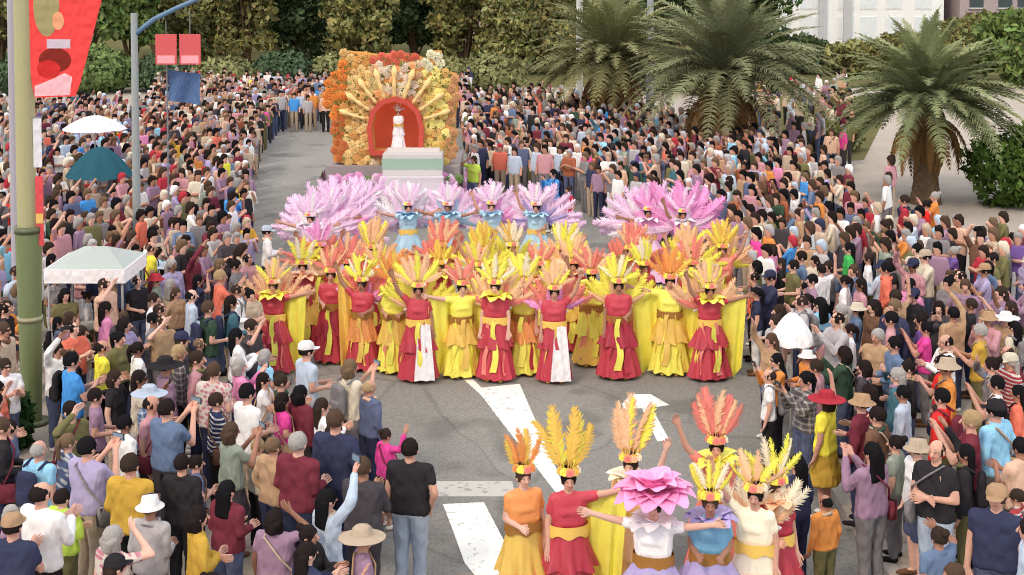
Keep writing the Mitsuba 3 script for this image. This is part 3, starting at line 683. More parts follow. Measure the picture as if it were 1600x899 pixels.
for nm, pts, c in (('printed_hair', ell(86, 10, 20, 46), (170, 160, 116)), ('printed_cheek', ell(104, 32, 9, 14), (240, 170, 130)), ('printed_teeth', [pq(86, 60), pq(122, 60), pq(122, 74), pq(86, 74)], (214, 198, 214)),
                   ('printed_mouth', ell(98, 92, 25, 19), (140, 52, 46)), ('printed_lip', ell(88, 106, 18, 14), (212, 58, 58)), ('printed_hem', [pq(66, 148), pq(66, 132), pq(92, 122), pq(112, 112), pq(124, 118), pq(120, 146)], (252, 196, 206))):
    add(nm, cloth_sheet(pts, .004, {'printed_hair': -.012, 'printed_cheek': -.016, 'printed_teeth': -.016, 'printed_mouth': -.012, 'printed_lip': -.0165, 'printed_hem': -.012}[nm]), S(*c, .9), 'cloth', bn, smooth=False)
add('bracket', cyl(pq(48, -70), pq(176, -70), .02), S(120, 120, 120), 'metal', bn)
k = thing('red_pennant', 'narrow red and yellow strip banner on the lamp post above the green sleeve', 'banner')
def strip(x0_, x1_, y0_, y1_, dy=0): return cloth_sheet([pq(x0_, y0_), pq(x1_, y0_), pq(x1_, y1_), pq(x0_, y1_)], .01, dy)
add('cloth', strip(64, 76, 272, 380), S(226, 90, 96, .9), 'cloth', k, smooth=False)
add('patch', strip(64.5, 75.5, 330, 345, -.012), S(226, 186, 110), 'cloth', k, smooth=False)
k = thing('white_pennant', 'narrow white strip banner on the lamp post above the red strip', 'banner')
add('cloth', strip(62, 75, 182, 258), S(226, 226, 236, .95), 'cloth', k, smooth=False)
add('rod', cyl(pq(58, 181), pq(76, 181), .014), S(120, 120, 120), 'metal', k)

# thin lamp pole with its blue arm and twin red panels
p3 = px(215, 425, .12)
k = thing('street_lamp', 'thin grey lamp pole with long blue arm reaching over the crowd', 'street lamp')
add('pole', cyl(p3, p3+[0, 0, 6.0], .10, .075, 14), S(158, 166, 168, .9), 'metal', k, var=.1)
add('base', cyl(p3, p3+[0, 0, .5], .15, .14, 14), S(130, 136, 138), 'metal', k)
sca = scale_at(425, .12)
arm = [p3+[0, 0, 5.5], p3+[.45, 0, 5.85], p3+[1.0, 0, 6.12], p3+[1.9, 0, 6.5], p3+[3.0, 0, 6.65]]
add('arm', tube(arm, [.06, .06, .055, .05, .045], 10), S(92, 124, 156), 'metal', k)
LOD = 1
add('lamp_head', soft(hull((*(arm[-1]+[0, 0, -.02]), .16, .1, .06), (*(arm[-1]+[.45, 0, 0]), .12, .1, .05)), .06, 2), S(150, 160, 170), 'metal', k)
for q, lb in ((248, 'pink red panel nearer the thin lamp pole, under the blue arm'), (285, 'pink red panel farther from the thin lamp pole, under the blue arm')):
    k = thing('hanging_panel', lb, 'banner', 'red panels under the blue arm')
    X = p3[0]+(q-215)/sca
    Z = .12+(425-100)/sca-.05
    add('board', box(X, X+.48, p3[1]-.03, p3[1]+.03, Z+.05, Z+.75), S(224, 106, 110, .9), 'plain', k, smooth=False)
    add('stripe', box(X+.04, X+.44, p3[1]-.036, p3[1]-.03, Z+.08, Z+.26), S(246, 170, 182), 'plain', k, smooth=False)
    add('hanger', cyl((X+.24, p3[1], Z+.75), (X+.24, p3[1], 5.95 if q < 260 else 6.2), .012), S(110, 110, 116), 'metal', k)
k = thing('blue_flag', 'blue and teal flag hanging below the twin red panels', 'flag')
fx = p3[0]+(262-215)/sca
add('cloth', grid(lambda u, v: (fx+u*.75, p3[1]+.25+.06*np.sin(u*9+v*3), 4.80-v*.72-.1*u), 16, 10), S(92, 118, 162, .9), 'cloth', k, var=.25, freq=3)
add('pole', cyl((fx-.02, p3[1]+.25, .12), (fx-.02, p3[1]+.25, 4.9), .018), S(120, 124, 130), 'metal', k)

# stall canopy
b = px(70, 590, .12); sst = scale_at(590, .12)
k = thing('stall_canopy', 'small stall canopy with grey roof and white valance beside the lamp post', 'canopy')
X0, X1, Y0, Y1 = b[0]+.10, b[0]+1.36, b[1], b[1]+1.3
ZR = 1.80
add('roof', cat(tm(([(X0-.05, Y0-.05, ZR+.22), (X1+.05, Y0-.05, ZR+.22), (X1+.05, Y1+.05, ZR+.22), (X0-.05, Y1+.05, ZR+.22), ((X0+X1)/2-.2, (Y0+Y1)/2, ZR+.48), ((X0+X1)/2+.2, (Y0+Y1)/2, ZR+.48)],
     [[0, 1, 5], [0, 5, 4], [1, 2, 5], [2, 3, 4], [2, 4, 5], [3, 0, 4]]))), S(182, 190, 188, .95), 'cloth', k, smooth=False, var=.12)
for nm, bb in (('valance', box(X0-.06, X1+.06, Y0-.07, Y0-.05, ZR-.02, ZR+.22)), ('valance', box(X1+.05, X1+.07, Y0-.05, Y1+.05, ZR-.02, ZR+.22)), ('valance', box(X0-.07, X0-.05, Y0-.05, Y1+.05, ZR-.02, ZR+.22))):
    add(nm, bb, S(244, 240, 244), 'cloth', k, smooth=False)
for xx in (X0, X1):
    for yy in (Y0, Y1): add('leg', cyl((xx, yy, .12), (xx, yy, ZR+.2), .022), S(170, 170, 172), 'metal', k)
add('counter', box(X0+.05, X1-.05, Y0+.05, Y0+.45, .95, 1.0), S(190, 188, 184), 'plain', k, smooth=False)

def parasol(x, y, r, h, col, label, seed=0, name='parasol', poleh=None, dome=.42):
    k = thing(name, label, 'parasol')
    z = ground_z(x, y) if poleh is None else poleh
    n = 8
    def top(u, v):
        a = u*2*PI; rr = v*r*(1-.06*(1-np.abs(np.cos(a*n/2)))*v)
        return x+rr*np.cos(a), y+rr*np.sin(a), h-dome*r*v**1.7-.03*(1-np.abs(np.cos(a*n/2)))*v
    add('canopy', grid(top, 64, 10, True), col, 'cloth', k, var=.06)
    add('pole', cyl((x, y, z), (x, y, h+.06), .02), S(190, 186, 180), 'metal', k)
    for i in range(n):
        a = i*2*PI/n
        pts = [(x+q*r*math.cos(a), y+q*r*math.sin(a), h-dome*r*q**1.7-.012) for q in np.linspace(.02, .98, 7)]
        add('rib', tube(pts, .008, 4), S(150, 150, 150), 'metal', k)
b = px(158, 375, .12); parasol(b[0], b[1], .88, 2.55, S(54, 100, 116, .8), 'teal parasol open above the crowd beside the thin lamp pole', dome=.85)
b = px(150, 318, .12); parasol(b[0], b[1], .95, 2.75, S(228, 226, 238, .95), 'white parasol open behind the teal one')
b = px(1236, 660, .12); parasol(b[0], b[1], .37, 1.86, S(244, 244, 244), 'small white round parasol low in the crowd beside the last dancer', dome=1.25)

# ------------------------------------------------------------------ flower float
FL = thing('parade_float', 'flower covered parade float with tall golden arch and red niche', 'float')
fb = px(612, 345)
FX, FY = fb[0], fb[1]
fs = 1/scale_at(345)
def fp(xx, yy): return (xx-612)*fs, (345-yy)*fs*1.015     # measured on the photograph, in metres on the float's front
add('chassis', box(FX-2.0, FX+2.0, FY+.1, FY+4.2, .18, .62), S(150, 140, 134), 'plain', FL, smooth=False)
for sx in (-1, 1):
    for yy in (FY+.8, FY+3.3):
        add('wheel', cyl((FX+sx*1.55, yy, .3), (FX+sx*1.85, yy, .3), .3, .3, 20), S(36, 36, 38), 'plain', FL)
out = [(517, 258), (541, 262), (700, 262), (712, 240), (708, 200), (716, 160), (712, 122), (690, 116), (688, 86), (668, 86), (664, 100), (648, 92), (618, 88), (590, 92), (560, 88), (534, 86), (526, 112), (508, 128), (505, 165), (520, 190), (516, 225)]
pl = Polygon([fp(*q) for q in out]).buffer(.06).buffer(-.06)
nic = Polygon([fp(582, 240), fp(579, 205), fp(584, 182), fp(597, 168), fp(615, 163), fp(634, 168), fp(648, 182), fp(654, 205), fp(652, 240)])
slab = trimesh.creation.extrude_polygon(pl.difference(nic), .5, engine='earcut')
def up(m, dy): v = m.vertices.copy(); m.vertices = np.stack([v[:, 0]+FX, FY+dy+.5-v[:, 2], v[:, 1]], 1); m.invert(); return m
add('arch', up(slab, .6), S(210, 150, 88), 'plain', FL, smooth=False, var=.3)
nb = trimesh.creation.extrude_polygon(nic.buffer(.1), .1, engine='earcut')
add('niche', up(nb, 1.15), S(244, 112, 76), 'satin', FL, smooth=False, var=.2)
band = nic.buffer(.13).difference(nic.buffer(.0))
add('niche_frame', up(trimesh.creation.extrude_polygon(band, .14, engine='earcut'), .0+.03), S(196, 74, 62), 'satin', FL, smooth=False)
def flower_mesh(n=7, seed=0):
    r = np.random.default_rng(seed)
    ms = []
    for ring, (rad, lift, k) in enumerate(((1.0, .12, n), (.62, .34, n-2))):
        for i in range(k):
            a = i*2*PI/k+ring*.4+r.normal(0, .08)
            w = rad*.46
            pts = np.array([[.05, -.05, .12], [.05, .05, .12], [rad*.6, -w, lift+.1], [rad*.6, w, lift+.1], [rad, -w*.5, lift-.04+r.normal(0, .05)], [rad, w*.5, lift-.04+r.normal(0, .05)]])
            c, s = math.cos(a), math.sin(a)
            pts = pts@np.array([[c, s, 0], [-s, c, 0], [0, 0, 1]])
            ms.append(trimesh.Trimesh(pts, [[0, 2, 3], [0, 3, 1], [2, 4, 5], [2, 5, 3]], process=False))
    core = trimesh.creation.icosphere(subdivisions=1, radius=.2); core.apply_translation((0, 0, .35))
    return cat(*ms, core)
FLOW = [flower_mesh(7, 1), flower_mesh(6, 2), flower_mesh(8, 3)]
ZONES = []
def arch_colour(xx, yy, r):
    if xx < 535: return (232, 140, 72) if yy < 190 else (206, 122, 76)
    if xx > 698: return (206, 156, 112) if yy > 115 else (150, 90, 80)
    if yy < 102 and 580 < xx < 655: return (220, 112, 92)
    if xx > 662 and yy < 115: return (226, 222, 190)
    if xx > 662: return [(250, 238, 150), (236, 210, 126), (224, 180, 110)][r.integers(0, 3)]
    if xx < 575: return [(232, 192, 128), (244, 212, 146), (224, 168, 100)][r.integers(0, 3)]
    if 585 < xx < 650 and yy < 160: return [(238, 222, 200), (248, 190, 136), (226, 208, 188), (246, 234, 204)][r.integers(0, 4)]
    return [(228, 188, 146), (236, 212, 178), (214, 148, 112), (220, 202, 144)][r.integers(0, 4)]
r = np.random.default_rng(12)
pts = []
minx, miny, maxx, maxy = pl.bounds
tries = 0
room = pl.difference(nic.buffer(.14)).buffer(-.03)
while len(pts) < 270 and tries < 60000:
    tries += 1
    q = (r.uniform(minx, maxx), r.uniform(miny, maxy))
    if room.contains(Point(q)) and all((q[0]-a)**2+(q[1]-b_)**2 > .185**2 for a, b_ in pts): pts.append(q)
for q in pts:
    xx, yy = q[0]/fs+612, 345-q[1]/fs/1.015
    c = S(*arch_colour(xx, yy, r), .95)
    m = FLOW[r.integers(0, 3)]
    k = r.integers(0, 3)
    to = T().translate([FX+q[0], FY+.6, q[1]]).rotate([1, 0, 0], 90+float(r.normal(0, 10))).rotate([0, 0, 1], float(r.uniform(0, 360))).scale(float(r.uniform(.12, .17)))
    add_cached('flower', FLOW[k], ('flow', int(k)), c, 'plain', FL, to, smooth=False)
tv, tf = [], []
while len(tv) < 260:
    q = (r.uniform(minx, maxx), r.uniform(miny, maxy))
    if not room.contains(Point(q)): continue
    a = r.uniform(0, 2*PI); d = np.array([math.cos(a), 0, math.sin(a)])*r.uniform(.06, .13); e = np.array([-d[2], 0, d[0]])*.35; o = np.array([FX+q[0], FY+.60, q[1]])
    tf.append([[k*4, k*4+1, k*4+2, k*4+3] for k in [len(tv)]][0]); tv.append(np.array([o-d*.2, o+d*.5+e+[0, -.07, 0], o+d+[0, -r.uniform(.06, .13), 0], o+d*.5-e+[0, -.05, 0]]))
k = add('foliage', (np.vstack(tv), np.array(tf)), S(132, 132, 70, .9), 'leaf', FL, smooth=False, var=.4); tag(k, kind='stuff')
# golden ribs that fan out over the arch
for i, a in enumerate(np.linspace(18, 162, 9)):
    ca, sa = math.cos(math.radians(a)), math.sin(math.radians(a))
    c0 = np.array(fp(615, 205))
    a0, a1 = c0+np.array([ca, sa])*.86, c0+np.array([ca, sa])*(1.62+.18*abs(sa))
    if pl.buffer(.15).contains(Point(a1)):
        add('rib', tube([(FX+a0[0]+(a1[0]-a0[0])*w_, FY+.5-.10*math.sin(PI*w_), a0[1]+(a1[1]-a0[1])*w_) for w_ in np.linspace(0, 1, 13)], [.02, .06, .05, .035, .055, .065, .05, .04, .06, .085, .09, .06, .01], 10), S(240, 206, 140), 'satin', FL)
for xx in (672, 684):
    a = fp(xx, 118)
    f1 = add('finial', cat(cyl((FX+a[0], FY+.8, a[1]), (FX+a[0], FY+.8, a[1]+.42), .09, .06), trimesh.creation.icosphere(subdivisions=2, radius=.11).apply_translation((FX+a[0], FY+.8, a[1]+.48))), S(228, 224, 196), 'satin', FL)
# stage, steps, flower skirt
sx0, sx1 = fp(600, 0)[0], fp(692, 0)[0]
add('stage', box(FX-1.9, FX+1.9, FY+.35, FY+3.6, .62, fp(0, 262)[1]-.02), S(160, 150, 150), 'plain', FL, smooth=False)
add('dais', box(FX+sx0, FX+sx1, FY-.35, FY+1.2, .3, fp(0, 240)[1]), S(206, 202, 202), 'plain', FL, smooth=False)
add('dais_band', box(FX+sx0-.02, FX+sx1+.02, FY-.37, FY-.35, fp(0, 262)[1], fp(0, 246)[1]), S(160, 186, 172), 'plain', FL, smooth=False)
add('step', box(FX+sx0-.05, FX+sx1+.05, FY-.75, FY-.37, .3, fp(0, 272)[1]), S(208, 200, 208), 'plain', FL, smooth=False)
add('step', box(FX+sx0-.1, FX+sx1+.1, FY-1.15, FY-.75, .3, fp(0, 290)[1]), S(206, 198, 206), 'plain', FL, smooth=False)
add('canopy', box(FX+sx0+.1, FX+sx1-.1, FY+.1, FY+.4, 0+fp(0, 240)[1]+.003, fp(0, 236)[1]+.03), S(214, 208, 206), 'plain', FL, smooth=False)
vv, ff, cc = [], [], []
for i in range(620):
    side = r.integers(0, 3)
    if side == 0: q, rot = (FX+r.uniform(-2.0, 2.0), FY+.08, r.uniform(.2, 1.25)), 90
    elif side == 1: q, rot = (FX-2.02, FY+r.uniform(.1, 4.1), r.uniform(.2, 1.2)), 90
    else: q, rot = (FX+2.02, FY+r.uniform(.1, 4.1), r.uniform(.2, 1.2)), 90
    m = FLOW[r.integers(0, 3)]
    A = trimesh.transformations.rotation_matrix(math.radians(rot), (1, 0, 0))
    if side: A = trimesh.transformations.rotation_matrix(math.radians(-90 if side == 1 else 90), (0, 0, 1))@A
    v = (m.vertices*r.uniform(.09, .15))@A[:3, :3].T+q
    ff.append(m.faces+sum(len(x) for x in vv)); vv.append(v)
    cc.append(np.tile(S(*[(244, 196, 232), (236, 160, 214), (250, 232, 244), (206, 150, 200), (120, 150, 90)][r.integers(0, 5)], .95), (len(v), 1)))
k = add('flower_skirt', (np.vstack(vv), np.vstack(ff)), np.vstack(cc), 'plain', FL, smooth=False)
tag(k, kind='stuff')

# ------------------------------------------------------------------ performers in flower costumes
def feather(L, w, curl, seed=0):
    """a plume: a curved quill with two rows of overlapping barbs"""
    r = np.random.default_rng(seed)
    n = 21
    def spine(t): return np.array([.03*math.sin(3*t+seed), -curl*L*.45*t**2, L*t-.12*L*curl*t**3])
    v, f = [], []
    for i in range(n):
        t = .10+.86*i/(n-1)
        q, q2 = spine(t-.025), spine(t+.025)
        ln = w*math.sin(PI*min(1, .22+.74*t))**.7*r.uniform(.65, 1.3)
        for s in (-1, 1):
            tip = spine(min(1.04, t+.11))+[s*ln, -.25*ln+r.normal(0, .01), -.1*ln]
            mid = (q+q2)/2+(tip-(q+q2)/2)*.6
            o = len(v)
            v += [q, q2, mid+[0, 0, .024], mid-[0, 0, .02], tip]
            f += [[o, o+1, o+2], [o, o+2, o+3], [o+3, o+2, o+4]]
    quill = tube([spine(t) for t in np.linspace(0, 1, 6)], np.linspace(.014, .004, 6), 4)
    return cat(quill, trimesh.Trimesh(v, f, process=False))
FEATH = [feather(1, .15, .5, 1), feather(1, .19, .9, 2), feather(1, .13, .3, 3)]

def petal(seed=0):
    return grid(lambda u, v: ((u-.5)*.9*np.sin(PI*np.clip(.12+.75*v, 0, 1)), v*1.0-.10*(2*u-1)**2, .25*v-.42*v**3+.10*(2*u-1)**2+.03*np.sin(6*u+seed)), 9, 8)
PET = [petal(0), petal(2)]

def streamer(seed):
    return grid(lambda u, v: ((u-.5)*(.07+.05*v)+.03*np.sin(v*7+seed*2), .20+.15*v**1.3+.02*np.sin(v*11+seed)+.01*(2*u-1)**2, 1.06-(.86+.06*seed)*v), 3, 16)
STREAM = [streamer(k) for k in range(3)]

def robe_mesh(z1, z0, w1, w0, ruff, n, seed, depth=.8):
    r = np.random.default_rng(seed)
    ph = r.uniform(0, 6, 4)
    def fn(u, v):
        a = u*2*PI
        rr = w1+(w0-w1)*v**1.25
        rr = rr*(1+ruff*v*(np.sin(n*a+ph[0]+.8*np.sin(v*4))*.6+np.sin((n*2+1)*a+ph[1])*.35))
        return rr*np.cos(a), rr*depth*np.sin(a), z1+(z0-z1)*v+.02*v*np.sin(n*a+ph[2])
    return grid(fn, 60, 11, True)

def cape_mesh(s, wrist, z0, seed, spread=1.0):
    r = np.random.default_rng(seed)
    ph = r.uniform(0, 6, 3)
    a = np.array([s*.12, -.09, 1.40]); b = np.array(wrist)*[spread, 1, 1]+[0, 0, .01]
    def fn(u, v):
        p = a[None, None]*(1-u[..., None])+b[None, None]*u[..., None]
        drop = (p[..., 2]-z0-.10*np.sin(u*9+ph[0]))*v
        fold = .055*v**.6*np.sin(u*17+ph[1]+v*2)
        return p[..., 0]+s*.05*v*np.sin(u*5+ph[2])-s*.10*v*(u-.3), p[..., 1]+fold-.12*v, p[..., 2]-drop+.0*v
    return grid(fn, 30, 18)

NAMES = {'red': (196, 66, 82), 'yellow': (254, 240, 104), 'gold': (240, 200, 100), 'salmon': (238, 140, 130), 'orange': (236, 156, 92), 'peach': (246, 200, 160), 'pink': (250, 168, 224), 'pale pink': (250, 214, 244), 'magenta': (226, 104, 200), 'soft pink': (250, 166, 214),
         'white': (246, 242, 248), 'pale blue': (178, 214, 236), 'blue': (116, 170, 206), 'lavender': (178, 164, 216), 'cream': (248, 236, 212), 'crimson': (176, 52, 72), 'brown gold': (160, 110, 50)}
def NC(n): return S(*NAMES[n], .97)

def performer(x, y, label, robe, yaw=PI, pose=('spread', 'spread'), capes=(None, None), plume='gold', nplume=9, plume_l=.55, collar=None, belt=None, panel=None, fan=None, fan_l=.9, hat=None, flare=.38, hem=.06, sleeve=None, seed=0, group='dancers in flower costumes', scale=1.0, bodice=None, jewel='gold', pspread=56, fspread=104, streamers=None, nf=23):
    r = np.random.default_rng(1000+seed)
    key = thing('person', label, 'person', group)
    z = 0.0
    to = xf((x, y, z), yaw, scale)
    def TT(): return xf((x, y, z), yaw, scale)
    var = variant(pose[0], pose[1], False, 0, 'short', 'gown')
    idn = (pose, False, 0, 'short', 'gown')
    sk = SKINS[int(r.integers(0, 5))]
    kk = ('paint', idn, tuple(sk))
    if kk not in CACHE: CACHE[kk] = face_paint(var['body'], sk, 0)
    add_cached('body', var['body'], ('b', idn), CACHE[kk], 'skin', key, to)
    add_cached('hair', hair_mesh('bun', 0), ('bun', 0), HAIRS[int(r.integers(0, 3))], 'plain', key, to, var=.3)
    add_cached('bodice', var['top'], ('t', idn), NC(bodice or robe), 'satin', key, to, var=.12)
    add_cached('shoes', var['shoes'], ('s', idn), NC('gold'), 'satin', key, to)
    add('robe', robe_mesh(1.04, hem, .185, flare, .16, 9, seed, .72), NC(robe), 'satin', key, to=TT(), var=.10)
    add('overskirt', robe_mesh(1.05, .52+.1*r.random(), .192, flare*.9, .2, 7, seed+50, .72), NC(belt or robe)*.92, 'satin', key, to=TT(), var=.12)
    add('sash', robe_mesh(1.10, .98, .218, .226, .006, 6, seed, .72), NC('brown gold' if belt else 'gold'), 'satin', key, to=TT())
    if panel:
        add('front_panel', grid(lambda u, v: ((u-.5)*(.2+.16*v)+(.10 if seed % 2 else -.10), .16+(flare*.8-.12)*v**1.2+.02*np.sin(u*12+v*3), 1.02-.94*v), 14, 14), NC(panel), 'cloth', key, to=TT())
    for s, cname, p in ((1, capes[0], pose[0]), (-1, capes[1], pose[1])):
        if cname:
            w = np.array(ARMS[p][1])*[s, 1, 1]
            add('cape', cape_mesh(s, w, .10, seed+s+3), NC(cname), 'satin', key, to=TT(), var=.10)
    if streamers:
        for i in range(8):
            a = i*45+float(r.normal(0, 8))
            t2 = TT().rotate([0, 0, 1], a).scale([flare/.34, flare*.78/.34, 1])
            add_cached('streamer', STREAM[i % 3], ('stream', i % 3), NC(streamers[i % len(streamers)])*(.9+.1*(i % 2)), 'satin', key, t2)
    if collar:
        for i in range(9):
            a = (i-4)*40
            t2 = TT().translate([0, -.01, 1.40]).rotate([0, 0, 1], float(a)).rotate([1, 0, 0], float(14+r.normal(0, 6))).scale(.30)
            add_cached('collar_petal', PET[i % 2], ('pet', i % 2), NC(collar)*(.85+.1*(i % 3)), 'satin', key, t2)
    # headdress: band, crown of flowers, plumes
    hd = add('headdress', grid(lambda u, v: ((.094+.02*v)*np.cos(u*2*PI), (.113+.02*v)*np.sin(u*2*PI)-.012, 1.645+.08*v+.03*v*np.abs(np.sin(u*14*PI/2))), 48, 4, True), NC(jewel), 'satin', key, to=TT())
    for i in range(5):
        a = math.radians(90+(i-2)*36)
        t2 = TT().translate([.11*math.cos(a), .125*math.sin(a)-.012, 1.70]).rotate([0, 0, 1], math.degrees(a)-90).rotate([1, 0, 0], -60.0).scale(.05)
        add_cached('flower', FLOW[i % 3], ('flow', i % 3), NC([plume, 'yellow', 'salmon', plume, 'cream'][i]), 'plain', hd, t2, smooth=False)
    for i in range(nplume):
        q = (i-(nplume-1)/2)/max(1, (nplume-1)/2)
        t2 = TT().translate([.085*q, -.03, 1.70]).rotate([0, 1, 0], float(pspread*q+r.normal(0, 4))).rotate([0, 0, 1], float(r.normal(0, 25))).scale(float(plume_l*(1-.22*q*q)*r.uniform(.9, 1.1)))
        fi = int(r.integers(0, 3))
        cn = plume if i % 3 != 1 else {'gold': 'yellow', 'orange': 'gold', 'pink': 'pale pink', 'peach': 'yellow', 'salmon': 'peach', 'magenta': 'pink', 'white': 'cream', 'yellow': 'cream', 'pale pink': 'white'}.get(plume, 'gold')
        add_cached('feather', FEATH[fi], ('feath', fi), NC(cn)*(.88+.08*(i % 2)), 'plain', hd, t2)
    if fan:
        fk = add('back_frame', tube([(-.25, -.16, 1.2), (0, -.17, 1.3), (.25, -.16, 1.2)], .02, 6), NC('white'), 'satin', key, to=TT())
        for ring, (ln, c, nf) in enumerate(((fan_l, fan[0], nf), (fan_l*.66, fan[1], nf*3//5))):
            for i in range(nf):
                q = (i-(nf-1)/2)/((nf-1)/2)
                t2 = TT().translate([.20*q, -.16+.03*ring, 1.24]).rotate([0, 1, 0], float(fspread*q+r.normal(0, 3))).rotate([0, 0, 1], float(r.normal(0, 14))).scale(float(ln*r.uniform(.9, 1.1)))
                fi = i % 3
                add_cached('feather', FEATH[fi], ('feath', fi), NC(c)*(.86+.07*(i % 3)), 'plain', fk, t2)
    if hat:
        hk = add('petal_hat', trimesh.creation.icosphere(subdivisions=2, radius=.10), NC('yellow'), 'satin', key, to=TT().translate([0, -.01, 1.74]))
        for ring, (n, el, ln) in enumerate(((12, 6, .44), (10, 32, .36), (7, 60, .26))):
            for i in range(n):
                t2 = TT().translate([0, -.01, 1.72]).rotate([0, 0, 1], float(i*360/n+ring*17)).rotate([1, 0, 0], float(el+r.normal(0, 5))).scale(float(ln))
                add_cached('petal', PET[i % 2], ('pet', i % 2), NC(hat)*(.84+.08*((i+ring) % 3)), 'satin', hk, t2)
    PLACED.append((x, y))
    return key

def at(xx, yy, z=0.0): return px(xx, yy, z)[:2]
U, Dn = 'raise', 'down'
front = [(428, 582, 'red', ('spread', 'down'), ('yellow', None), 'peach', None, None, 'first front row dancer from the lamp post, red robe and one long yellow cape'),
         (518, 566, 'red', ('raise', 'bend'), (None, None), 'salmon', 'crimson', None, 'front row dancer in plain red robe with crimson overskirt and salmon plumes, one arm raised'),
         (566, 578, 'red', ('bend', 'raise'), (None, 'gold'), 'gold', 'orange', None, 'front row dancer in red robe with orange overskirt and gold cape'),
         (616, 582, 'yellow', ('bend', 'bend'), (None, None), 'orange', 'gold', None, 'front row dancer in yellow robe with gold overskirt, hands before the waist'),
         (654, 594, 'red', ('down', 'raise'), (None, None), 'salmon', None, 'white', 'front row dancer in red robe with white front panel and salmon plumes'),
         (722, 588, 'yellow', ('spread', 'spread'), ('yellow', 'yellow'), 'gold', 'gold', None, 'front row dancer in yellow robe spreading two yellow capes, golden plumes, behind the wedge marking'),
         (774, 594, 'red', ('down', 'down'), (None, None), 'orange', None, None, 'front row dancer in all red robe with orange plumes, arms down'),
         (818, 584, 'yellow', ('down', 'spread'), (None, 'yellow'), 'yellow', 'orange', None, 'front row dancer in yellow robe with orange overskirt and single yellow cape'),
         (866, 596, 'red', ('raise', 'down'), (None, None), 'gold', None, 'white', 'front row dancer in red robe with white front panel and gold plumes'),
         (924, 570, 'gold', ('raise', 'raise'), (None, None), 'yellow', 'yellow', None, 'front row dancer in gold robe, both arms raised'),
         (966, 590, 'red', ('bend', 'down'), (None, None), 'peach', 'crimson', None, 'front row dancer in red robe with crimson overskirt and peach plumes'),
         (1046, 584, 'yellow', ('spread', 'spread'), ('yellow', 'yellow'), 'orange', 'gold', None, 'front row dancer in yellow robe spreading two yellow capes, orange plumes'),
         (1108, 592, 'red', ('spread', 'raise'), ('yellow', None), 'peach', None, None, 'last front row dancer before the palm side crowd, red robe and one yellow cape')]
for i, (xx, yy, robe, pose, capes, pl_, belt, panel, lb) in enumerate(front):
    x, y = at(xx, yy)
    # dancers face the camera: their +x arm is at the picture's other side
    performer(x, y, lb, robe, PI+R.uniform(-.3, .3), (pose[1], pose[0]), (capes[1], capes[0]), ['peach', 'salmon', 'yellow', pl_][i % 4], 9, R.uniform(.40, .56), ('yellow' if i % 3 == 0 else None), belt, panel, flare=R.uniform(.30, .38), seed=i, streamers=(['yellow', 'salmon', 'red'], ['yellow', 'red', 'peach'], ['gold', 'yellow', 'crimson'])[i % 3], fan=(('peach', 'salmon'), ('yellow', 'peach'), ('salmon', 'pink'))[i % 3] if i % 2 == 0 else None, fan_l=.62, nf=11, fspread=62, scale=R.uniform(.97, 1.05))
second = [(582, 516, 'salmon', 'peach', 'behind the orange overskirt'), (690, 512, 'salmon', 'salmon', 'between white panel and yellow capes'), (752, 522, 'orange', 'gold', 'behind the all red dancer'), (880, 518, 'peach', 'yellow', 'behind the second white panel'),
          (985, 518, 'salmon', 'salmon', 'behind the crimson overskirt'), (1075, 520, 'peach', 'peach', 'behind the orange plumed dancer'), (1128, 515, 'salmon', 'gold', 'at the palm side end'), (500, 512, 'peach', 'pink', 'at the lamp post end'), (800, 512, 'salmon', 'cream', 'before the gap in the fans')]
for i, (xx, yy, robe, pl_, wh) in enumerate(second):
    x, y = at(xx, yy)
    performer(x, y, f"second row dancer in {robe} robe with {pl_} plumes, {wh}", robe, PI+R.uniform(-.4, .4),
              R.choice([('raise', 'raise'), ('raise', 'bend'), ('spread', 'raise')]), R.choice([('salmon', None), ('yellow', 'crimson'), (None, 'yellow')]), pl_, 11, R.uniform(.42, .58), R.choice([None, 'yellow']), 'gold', None, seed=100+i, flare=.36, streamers=('yellow', 'red', 'salmon'), fan=(('peach', 'yellow'), ('salmon', 'peach'), ('yellow', 'cream'))[i % 3], fan_l=.62, nf=13, fspread=80, pspread=40)
middle = [(474, 548, 'crimson', 'yellow', 'between the first two front dancers'), (545, 546, 'yellow', 'salmon', 'behind the plain red robe'), (592, 550, 'red', 'peach', 'behind the orange overskirt and gold cape'), (688, 548, 'crimson', 'gold', 'behind the first white panel'), (748, 552, 'yellow', 'peach', 'at the gap beside the all red dancer'),
          (842, 550, 'yellow', 'salmon', 'before the second white panel dancer'), (896, 546, 'red', 'peach', 'behind the raised gold arms'), (1006, 550, 'crimson', 'yellow', 'between crimson overskirt and yellow capes'), (1082, 548, 'yellow', 'salmon', 'behind the last red robe')]
for i, (xx, yy, robe, pl_, wh) in enumerate(middle):
    x, y = at(xx, yy)
    performer(x, y, f"dancer in {robe} robe with {pl_} plumes, {wh}", robe, PI+R.uniform(-.4, .4), R.choice([('down', 'bend'), ('bend', 'bend'), ('raise', 'down')]), (None, None), pl_, 7, R.uniform(.36, .5), R.choice([None, 'yellow', 'peach']), ['gold', 'crimson', 'yellow'][i % 3], None, seed=500+i, flare=.4, streamers=[('yellow', 'red', 'peach'), ('red', 'yellow', 'salmon')][i % 2], pspread=36)
